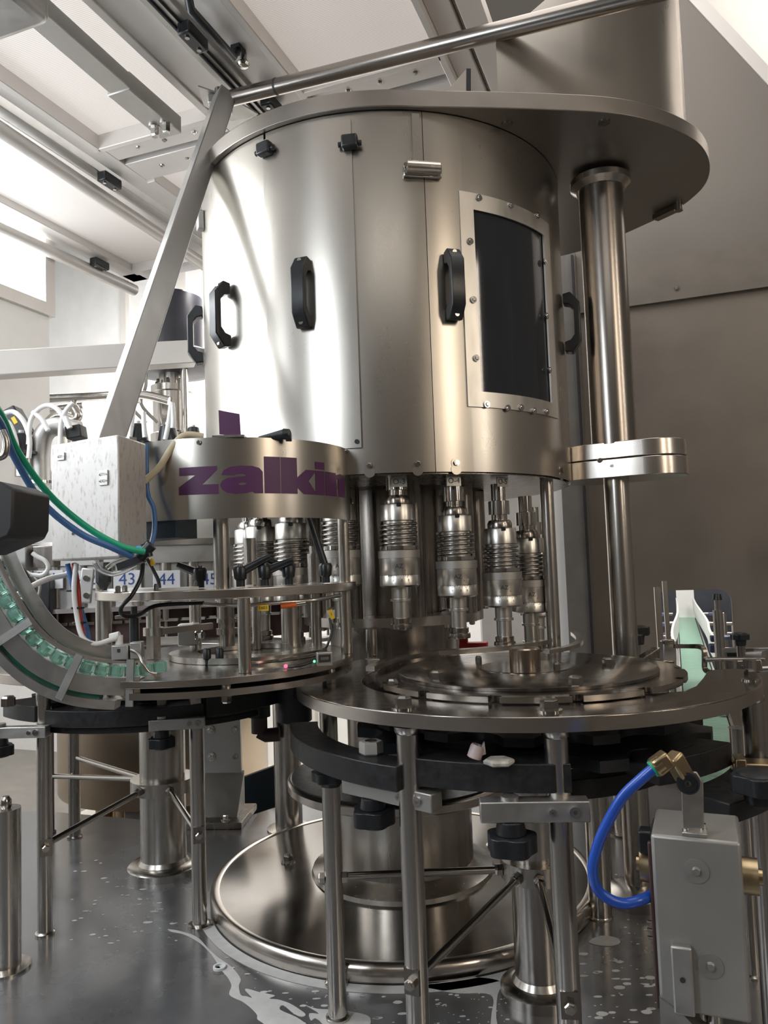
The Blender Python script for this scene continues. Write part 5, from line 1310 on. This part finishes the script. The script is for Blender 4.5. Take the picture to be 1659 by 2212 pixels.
for (a, s) in ((4.3, 1), (4.3, -1), (5.1, 1), (5.1, -1), (5.9, 1), (5.9, -1)):
    b = .165 if s > 0 else -.03
    t = thing('rail_holder', 'chrome rail holder %s of the conveyor, %s' % ('right' if s > 0 else 'left', {4.3: 'nearest', 5.1: 'middle', 5.9: 'farthest'}[a]), 'holder', G(a, b, .40), 'rail holders along the conveyor')
    for z in (.50, .56): MB().cyl(G(a, b, z), G(a, b + s * .14, z), .010, n=12).build('cross_rod', M['chrome'], t)
    MB().cyl(G(a, b + s * .10, .40), G(a, b + s * .10, .62), .012, n=12).build('upright', M['steel'], t)
    MB().lathe([(.012, 0), (.026, .004), (.026, .02), (.012, .026)], G(a, b + s * .06, .545), 16).build('knob', plain('blue_grey_knob', (.10, .12, .22), .4), t)
# parts in front of the opening
t = thing('flat_bar', 'tall flat steel bar standing left of the conveyor, front one', 'bar', Yp(1428, 1410, 2.55)); MB().bar(Vector((Yp(1433, 1480, 2.55).x, 2.55, .455)), Yp(1419, 1268, 2.55), .006, .020, up=(1, 0, 0)).build('bar', M['steel'], t)
t = thing('flat_bar', 'tall flat steel bar standing left of the conveyor, rear one', 'bar', Yp(1444, 1385, 2.75)); MB().bar(Vector((Yp(1451, 1480, 2.75).x, 2.75, .455)), Yp(1435, 1255, 2.75), .006, .016, up=(1, 0, 0)).build('bar', M['steel'], t)
t = thing('guide_block', 'steel block stack at the end of the star left of the conveyor', 'block', Yp(1444, 1445, 2.2))
MB().bar(Yp(1443, 1447, 2.2), Yp(1443, 1384, 2.2), .038, .03, up=(0, 1, 0)).build('block', M['alu'], t, bevel=.003)
MB().bar(Yp(1431, 1386, 2.17), Yp(1456, 1386, 2.17), .012, .014).build('top_block', M['dark'], t, bevel=.003); MB().bar(Yp(1431, 1430, 2.17), Yp(1456, 1430, 2.17), .012, .010).build('lower_block', M['dark'], t, bevel=.003)
t = thing('bent_bar', 'bent flat steel bar bridging the conveyor behind the table', 'bar', Yp(1520, 1400, 2.1))
MB().tube(smooth_path(Y2([(1456, 1396, 2.15), (1490, 1396, 2.15), (1512, 1397, 2.12), (1521, 1405, 2.1), (1522, 1425, 2.1), (1523, 1445, 2.1), (1535, 1452, 2.08), (1565, 1452, 2.05), (1640, 1448, 2.02)]), 5), .0075, 4).build('bar', M['dark'], t, ang=30)
t = thing('bracket_arm', 'long flat steel bracket at right behind the table rim', 'bracket', Yp(1605, 1440, 2.05))
MB().bar(Yp(1566, 1440, 2.05), Yp(1645, 1436, 2.02), .03, .030).build('arm', M['plate'], t, bevel=.002)
MB().bar(Yp(1523, 1425, 2.1), Yp(1652, 1424, 2.05), .03, .010).build('top_bar', M['plate'], t, bevel=.002)
for (u, v) in ((1552, 1452), (1580, 1455), (1620, 1452)):
    p = Yp(u, v, 1.98); p2 = Vector((p.x, p.y, .722)); MB().cyl(p2, (p.x, p.y, p.z), .016 if u != 1552 else .009, n=20).build('spacer', M['steel'], t)
p = Yp(1618, 1440, 2.0); MB().hexh(p, (0, 0, 1), .014, .016).build('bolt', M['dark'], t)
tag(MB().cyl(Yp(1600, 1447, 2.3), Yp(1680, 1444, 2.25), .009, n=16).build('cross_rod', M['chrome']), 'bright steel rod at the right edge behind the table', 'rod')
t = thing('stand_post', 'round steel stand post with black top right of the conveyor', 'post', Yp(1554, 1420, 2.6))
MB().cyl(Vector((Yp(1559, 1480, 2.6).x, 2.6, .455)), Yp(1550, 1318, 2.6), .016, n=20).build('tube', M['steel'], t); MB().cyl(Yp(1550, 1318, 2.6), Yp(1549, 1296, 2.6), .009, n=16).build('stem', M['chrome'], t); MB().cyl(Yp(1549, 1296, 2.6), Yp(1548.6, 1283, 2.6), .016, .013, n=20).build('head', M['black'], t)
for (u, v, y, lab, sx) in ((1375, 1392, 2.5, 'black star knob beside the support column, upper one', 1), (1358, 1412, 2.35, 'black star knob beside the support column, lower one', 1), (1600, 1395, 2.3, 'black star knob on the cross bar at the right edge', .62)):
    q = Yp(u, v, y); t = thing('star_knob', lab, 'knob', q)
    knob(q, .045 * sx, .026 * sx, .03 * sx, True, t, name='grip', n=7)
    MB().cyl(q - Vector((0, 0, .06 * sx)), q, .012, n=14).build('stud', M['dark'], t)
tag(MB().bar(Vector((SUP[0] + .03, SUP[1] + .02, Yp(1330, 1424, 2.5).z)), Yp(1420, 1410, 2.5), .03, .036).build('knob_bracket', M['dark'], bevel=.003), 'dark bracket arm under the two star knobs beside the column', 'bracket')
tag(MB().bar(Yp(1340, 1442, 2.3), Yp(1425, 1432, 2.35), .05, .028).build('support_block', M['blackm'], bevel=.003), 'black block under the knob arm behind the star', 'block')
t = thing('cross_bar', 'flat steel cross bar carrying the small star knob at right', 'bar', Yp(1600, 1404, 2.4))
MB().bar(Yp(1565, 1404, 2.4), Yp(1680, 1402, 2.3), .03, .012).build('bar', M['plate'], t, bevel=.002); MB().bar(Yp(1575, 1418, 2.4), Yp(1608, 1417, 2.36), .02, .022).build('black_block', M['black'], t)
MB().cyl(Yp(1615, 1417, 2.34), Yp(1650, 1416, 2.3), .013, n=18).build('collet', M['alu'], t)
t = thing('blue_clamp', 'dark blue clamp block beside the conveyor guide', 'clamp', Yp(1548, 1400, 2.9))
q = ORG[t.name]; MB().box(q, (.05, .05, .03), -.3).box(q + Vector((0, 0, .035)), (.04, .04, .022), -.3).build('body', plain('dark_blue_plastic', (.03, .04, .10), .4), t, bevel=.004)
t = thing('red_stop', 'red plastic stop behind the capping heads near the slim post', 'stop', Yp(1020, 1398, 2.75))
q = ORG[t.name]; MB().box(q, (.11, .05, .035), -.2).box(q + Vector((-.03, 0, .028)), (.03, .04, .03), -.2).build('body', M['redpart'], t, bevel=.004)

# ---- drive box with blue hose at lower right
dA, dB = Yp(1405, 1806, 1.225), Yp(1600, 1817, 1.175)
zt = (dA.z + dB.z) / 2; zb = Yp(1425, 2178, 1.225).z
ex = Vector((dB.x - dA.x, dB.y - dA.y, 0)); wx = ex.length; ex.normalize(); ey = Vector((-ex.y, ex.x, 0))
o_ = Vector((dA.x, dA.y, 0)) + ex * wx / 2
dpt = (Zp(1500, 1752, zt) - o_).dot(ey); dpt = max(.08, min(.16, dpt))
def dp_(x, y, z): return o_ + ex * x + ey * y + Vector((0, 0, z))
t = thing('drive_box', 'grey steel conveyor drive box at lower right with blue hose', 'box', dp_(0, dpt / 2, zb))
ra = math.atan2(ex.y, ex.x)
MB().box(dp_(0, dpt / 2, (zt + zb) / 2), (wx, dpt, zt - zb), ra).build('box_body', plain('grey_box_coat', (.36, .35, .33), .45, .55, .06, .02, 6), t, bevel=.005)
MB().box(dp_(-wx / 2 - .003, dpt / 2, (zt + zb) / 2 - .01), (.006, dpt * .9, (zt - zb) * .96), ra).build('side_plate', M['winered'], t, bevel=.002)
for (x, z) in ((-.0, zt - .048), (.012, zb + .075)):
    k = MB().cyl(dp_(x, .0005, z), dp_(x, -.0015, z), .018, n=32).build('washer_disc', plain('worn_disc', (.33, .32, .30), .5, .6), t)
    MB().cyl(dp_(x, -.0015, z), dp_(x, -.006, z), .007, .005, n=16).build('screw', M['alu'], k)
k = MB().box(dp_(-.028, -.007, zb + .052), (.030, .014, .10), ra).build('latch_plate', M['alu'], t, bevel=.003)
MB().cyl(dp_(-.028, -.014, zb + .055), dp_(-.028, -.016, zb + .055), .004, n=12).build('hole', M['ink'], k)
for sx in (-1, 1):
    MB().cyl(dp_(sx * (wx / 2), .05, zt - .065), dp_(sx * (wx / 2 + .022), .05, zt - .065), .027, n=24).cyl(dp_(sx * (wx / 2 + .022), .05, zt - .065), dp_(sx * (wx / 2 + .028), .05, zt - .065), .012, n=16).build('shaft_hub', M['brass'], t)
MB().box(dp_(-wx / 2 - .01, .03, zt - .02), (.02, .03, .035), ra).build('side_block', M['black'], t, bevel=.003)
for i in range(3): MB().cyl(dp_(-wx / 2 - .006, .015, zb + .12 - i * .012), dp_(-wx / 2 - .014, .015, zb + .12 - i * .012), .003, n=8).build('side_screw', M['dark'], t)
for x in (-.01, .012): MB().cyl(dp_(x, .045, zb - .31), dp_(x, .045, zb), .011, n=20).build('support_rod', M['steel'], t)
MB().slab([dp_(-wx / 2, -.004, zb + .018), dp_(-.032, -.004, zb + .0), dp_(-.0, -.004, zb - .03), dp_(-wx / 2 + .0, -.004, zb - .03)], ey * .05).build('lower_chute', M['alu'], t)
# bracket, knob and fitting on top
fb = dp_(.0, .05, zt)
q1 = Yp(1495, 1690, 1.20)
t = thing('fitting_bracket', 'upright flat bracket with round black button on the drive box', 'bracket', dp_(0, .03, zt))
MB().slab([Yp(1474, 1790, 1.205), Yp(1521, 1790, 1.20), Yp(1519, 1690, 1.20), Yp(1505, 1668, 1.20), Yp(1470, 1668, 1.205)], ey * .006).build('upright', M['alu'], t, bevel=.0015)
MB().box(dp_(.0, .022, zt + .003), (.036, .034, .006), ra).build('foot', M['alu'], t, bevel=.001)
for x in (-.012, .012): MB().cyl(dp_(x, .018 + (x > 0) * .012, zt + .006), dp_(x, .018 + (x > 0) * .012, zt + .014), .0045, n=14).build('screw', M['chrome'], t)
bc = Yp(1487, 1688, 1.19); fwd = -ey
k = MB().cyl(bc, bc + fwd * .012, .0165, n=32).build('button', M['rubber'], t)
MB().lathe([(.0075, 0), (.0125, 0), (.0125, .002), (.0075, .002)], bc + fwd * .0125, 28, fwd.to_track_quat('Z', 'Y').to_matrix()).build('button_ring', M['black'], k)
MB().cyl(bc + fwd * .012, bc + fwd * .0145, .0045, n=16).build('button_pin', M['brass'], k)
t = thing('elbow_fitting', 'nickel brass elbow fitting on the bracket at the end of the blue hose', 'fitting', Yp(1448, 1645, 1.19))
e0, e1_, e2_ = Yp(1412, 1660, 1.185), Yp(1445, 1636, 1.185), Yp(1482, 1684, 1.195)
MB().bar(e0, e1_, .026, .026).bar(e1_ + (e1_ - e0).normalized() * .006, e2_, .024, .024).build('elbow', M['brass'], t, bevel=.004)
MB().cyl(e0 + (e1_ - e0) * .5, e0, .0142, n=28).build('socket', M['brass'], t)
d_ = (e0 - e1_).normalized(); MB().cyl(e0, e0 + d_ * .003, .0125, n=24).build('green_ring', M['green'], t)
cable('blue_air_hose', Y2([(1412, 1660, 1.185), (1385, 1683, 1.19), (1345, 1722, 1.20), (1312, 1778, 1.21), (1290, 1830, 1.22), (1280, 1878, 1.225), (1290, 1920, 1.23), (1318, 1943, 1.23), (1350, 1952, 1.23), (1385, 1944, 1.235), (1410, 1932, 1.25)]), .0082, 'blue', 'bright blue air hose looping from the brass elbow into the drive box', cat='hose', k=10, n=14)
# guides at the right edge
t = thing('edge_bracket', 'beige steel bracket behind the drive box at the right edge', 'bracket', Yp(1640, 1690, 1.6))
MB().box(Yp(1640, 1672, 1.55), (.10, .05, .05), -.3).build('block', M['brass'], t, bevel=.003); MB().box(Yp(1600, 1690, 1.55), (.02, .05, .10), -.3).build('side', M['brass'], t, bevel=.002)
q = Yp(1645, 1735, 1.35); t = thing('star_knob', 'large black knob cut by the right picture edge', 'knob', q); knob(q, .05, .03, .02, True, t, name='grip', n=6)
guide('bottle_guide', (S[0], S[1]), .44, .545, -62, -22, .53, .565, 'dark wet curved guide plate in front of the pale conveyor slats')

# ================================================================ FOAM on the deck
def puddle(name, px, lab, mat='foam', z=.0012, kind=None):
    P = [Zp(u, v, 0) for u, v in px]; P = smooth_path(P + [P[0]], 3)[:-1]
    m = MB(); m.prism([(p.x, p.y) for p in P], .0002, z)
    o = m.build(name, M[mat], ang=50); return tag(o, lab, 'puddle')
puddle('foam_puddle', [(362, 2008), (385, 2011), (415, 2020), (432, 2030), (448, 2048), (470, 2068), (492, 2083), (508, 2098), (520, 2116), (516, 2130), (520, 2150), (532, 2153), (545, 2156), (530, 2140), (535, 2137), (560, 2144), (585, 2149), (594, 2152), (582, 2158), (600, 2160), (625, 2168), (648, 2182), (660, 2192), (652, 2197), (635, 2190), (612, 2172), (605, 2182), (640, 2198), (665, 2216), (700, 2245), (600, 2240), (570, 2212), (556, 2202), (555, 2192), (540, 2176), (522, 2163), (510, 2158), (495, 2148), (500, 2130), (492, 2112), (480, 2098), (462, 2070), (440, 2044), (420, 2030), (395, 2018), (370, 2013)], 'branching pale foam puddle flowing across the deck by the base disc')
puddle('foam_puddle', [(660, 2172), (685, 2180), (720, 2182), (770, 2188), (800, 2200), (790, 2230), (740, 2240), (700, 2215), (690, 2205), (680, 2200), (672, 2205), (668, 2190), (690, 2190)], 'small pale foam puddle around the foot of the short knob post')
puddle('foam_puddle', [(900, 2130), (960, 2122), (1010, 2112), (1060, 2115), (1085, 2125), (1075, 2150), (1072, 2200), (1080, 2240), (1060, 2240), (1062, 2190), (1066, 2160), (1050, 2146), (990, 2146), (940, 2138)], 'pale foam streak left of the middle column foot')
puddle('foam_puddle', [(1280, 2028), (1300, 2022), (1330, 2026), (1340, 2036), (1320, 2044), (1290, 2042), (1272, 2036)], 'foam ring around the foot of the thick post by the blue hose')
puddle('foam_puddle', [(1325, 1905), (1340, 1900), (1352, 1908), (1342, 1918), (1325, 1916)], 'tiny foam spot at the foot of the thin rod')
tag(MB().arc(A, .592, .625, math.radians(205), math.radians(300), .0002, .0012, n=60).build('foam_line', M['foam']), 'pale foam line along the front edge of the base disc', 'foam')
md = MB(); rr = random.Random(3)
def drops(n, u0, u1, v0, v1, s0, s1, test=None):
    for i in range(n):
        u, v = rr.uniform(u0, u1), rr.uniform(v0, v1)
        p = Zp(u, v, 0)
        if math.hypot(p.x - A[0], p.y - A[1]) < .63: continue
        if test and not test(u, v): continue
        r = s0 + (s1 - s0) * rr.random() ** 3; k = 9; q0 = rr.random() * 6; el_ = rr.uniform(.3, .8)
        md.prism([(p.x + r * 1.25 * math.cos(q0 + 2 * PI * j / k) * rr.uniform(.8, 1.1), p.y + r * el_ * math.sin(q0 + 2 * PI * j / k) * rr.uniform(.8, 1.1)) for j in range(k)], .0002, .0010)
drops(100, 480, 900, 2060, 2212, .0015, .011, lambda u, v: u > 430 + (v - 2040) * 1.2 or rr.random() < .0)
drops(60, 150, 410, 1850, 2040, .003, .012, lambda u, v: (u - 150) * .55 + 1850 < v + 30)
drops(40, 940, 1100, 2140, 2212, .001, .006)
drops(80, 1255, 1430, 2000, 2212, .002, .012, lambda u, v: v > 2020 + (u - 1255) * .6)
drops(40, 1300, 1480, 1880, 2050, .001, .004)
o = md.build('foam_drops', M['foam'], kind='stuff'); tag(o, 'scattered pale foam drops on the wet deck', 'drops')
rp = Zp(474, 2092, 0)
tag(MB().lathe([(.011, .0), (.016, .0), (.016, .006), (.011, .006), (.011, .0)], (rp.x, rp.y, .0002), 32).build('seal_ring', M['clearhose']), 'small pale ring lying beside the foam puddle', 'ring')
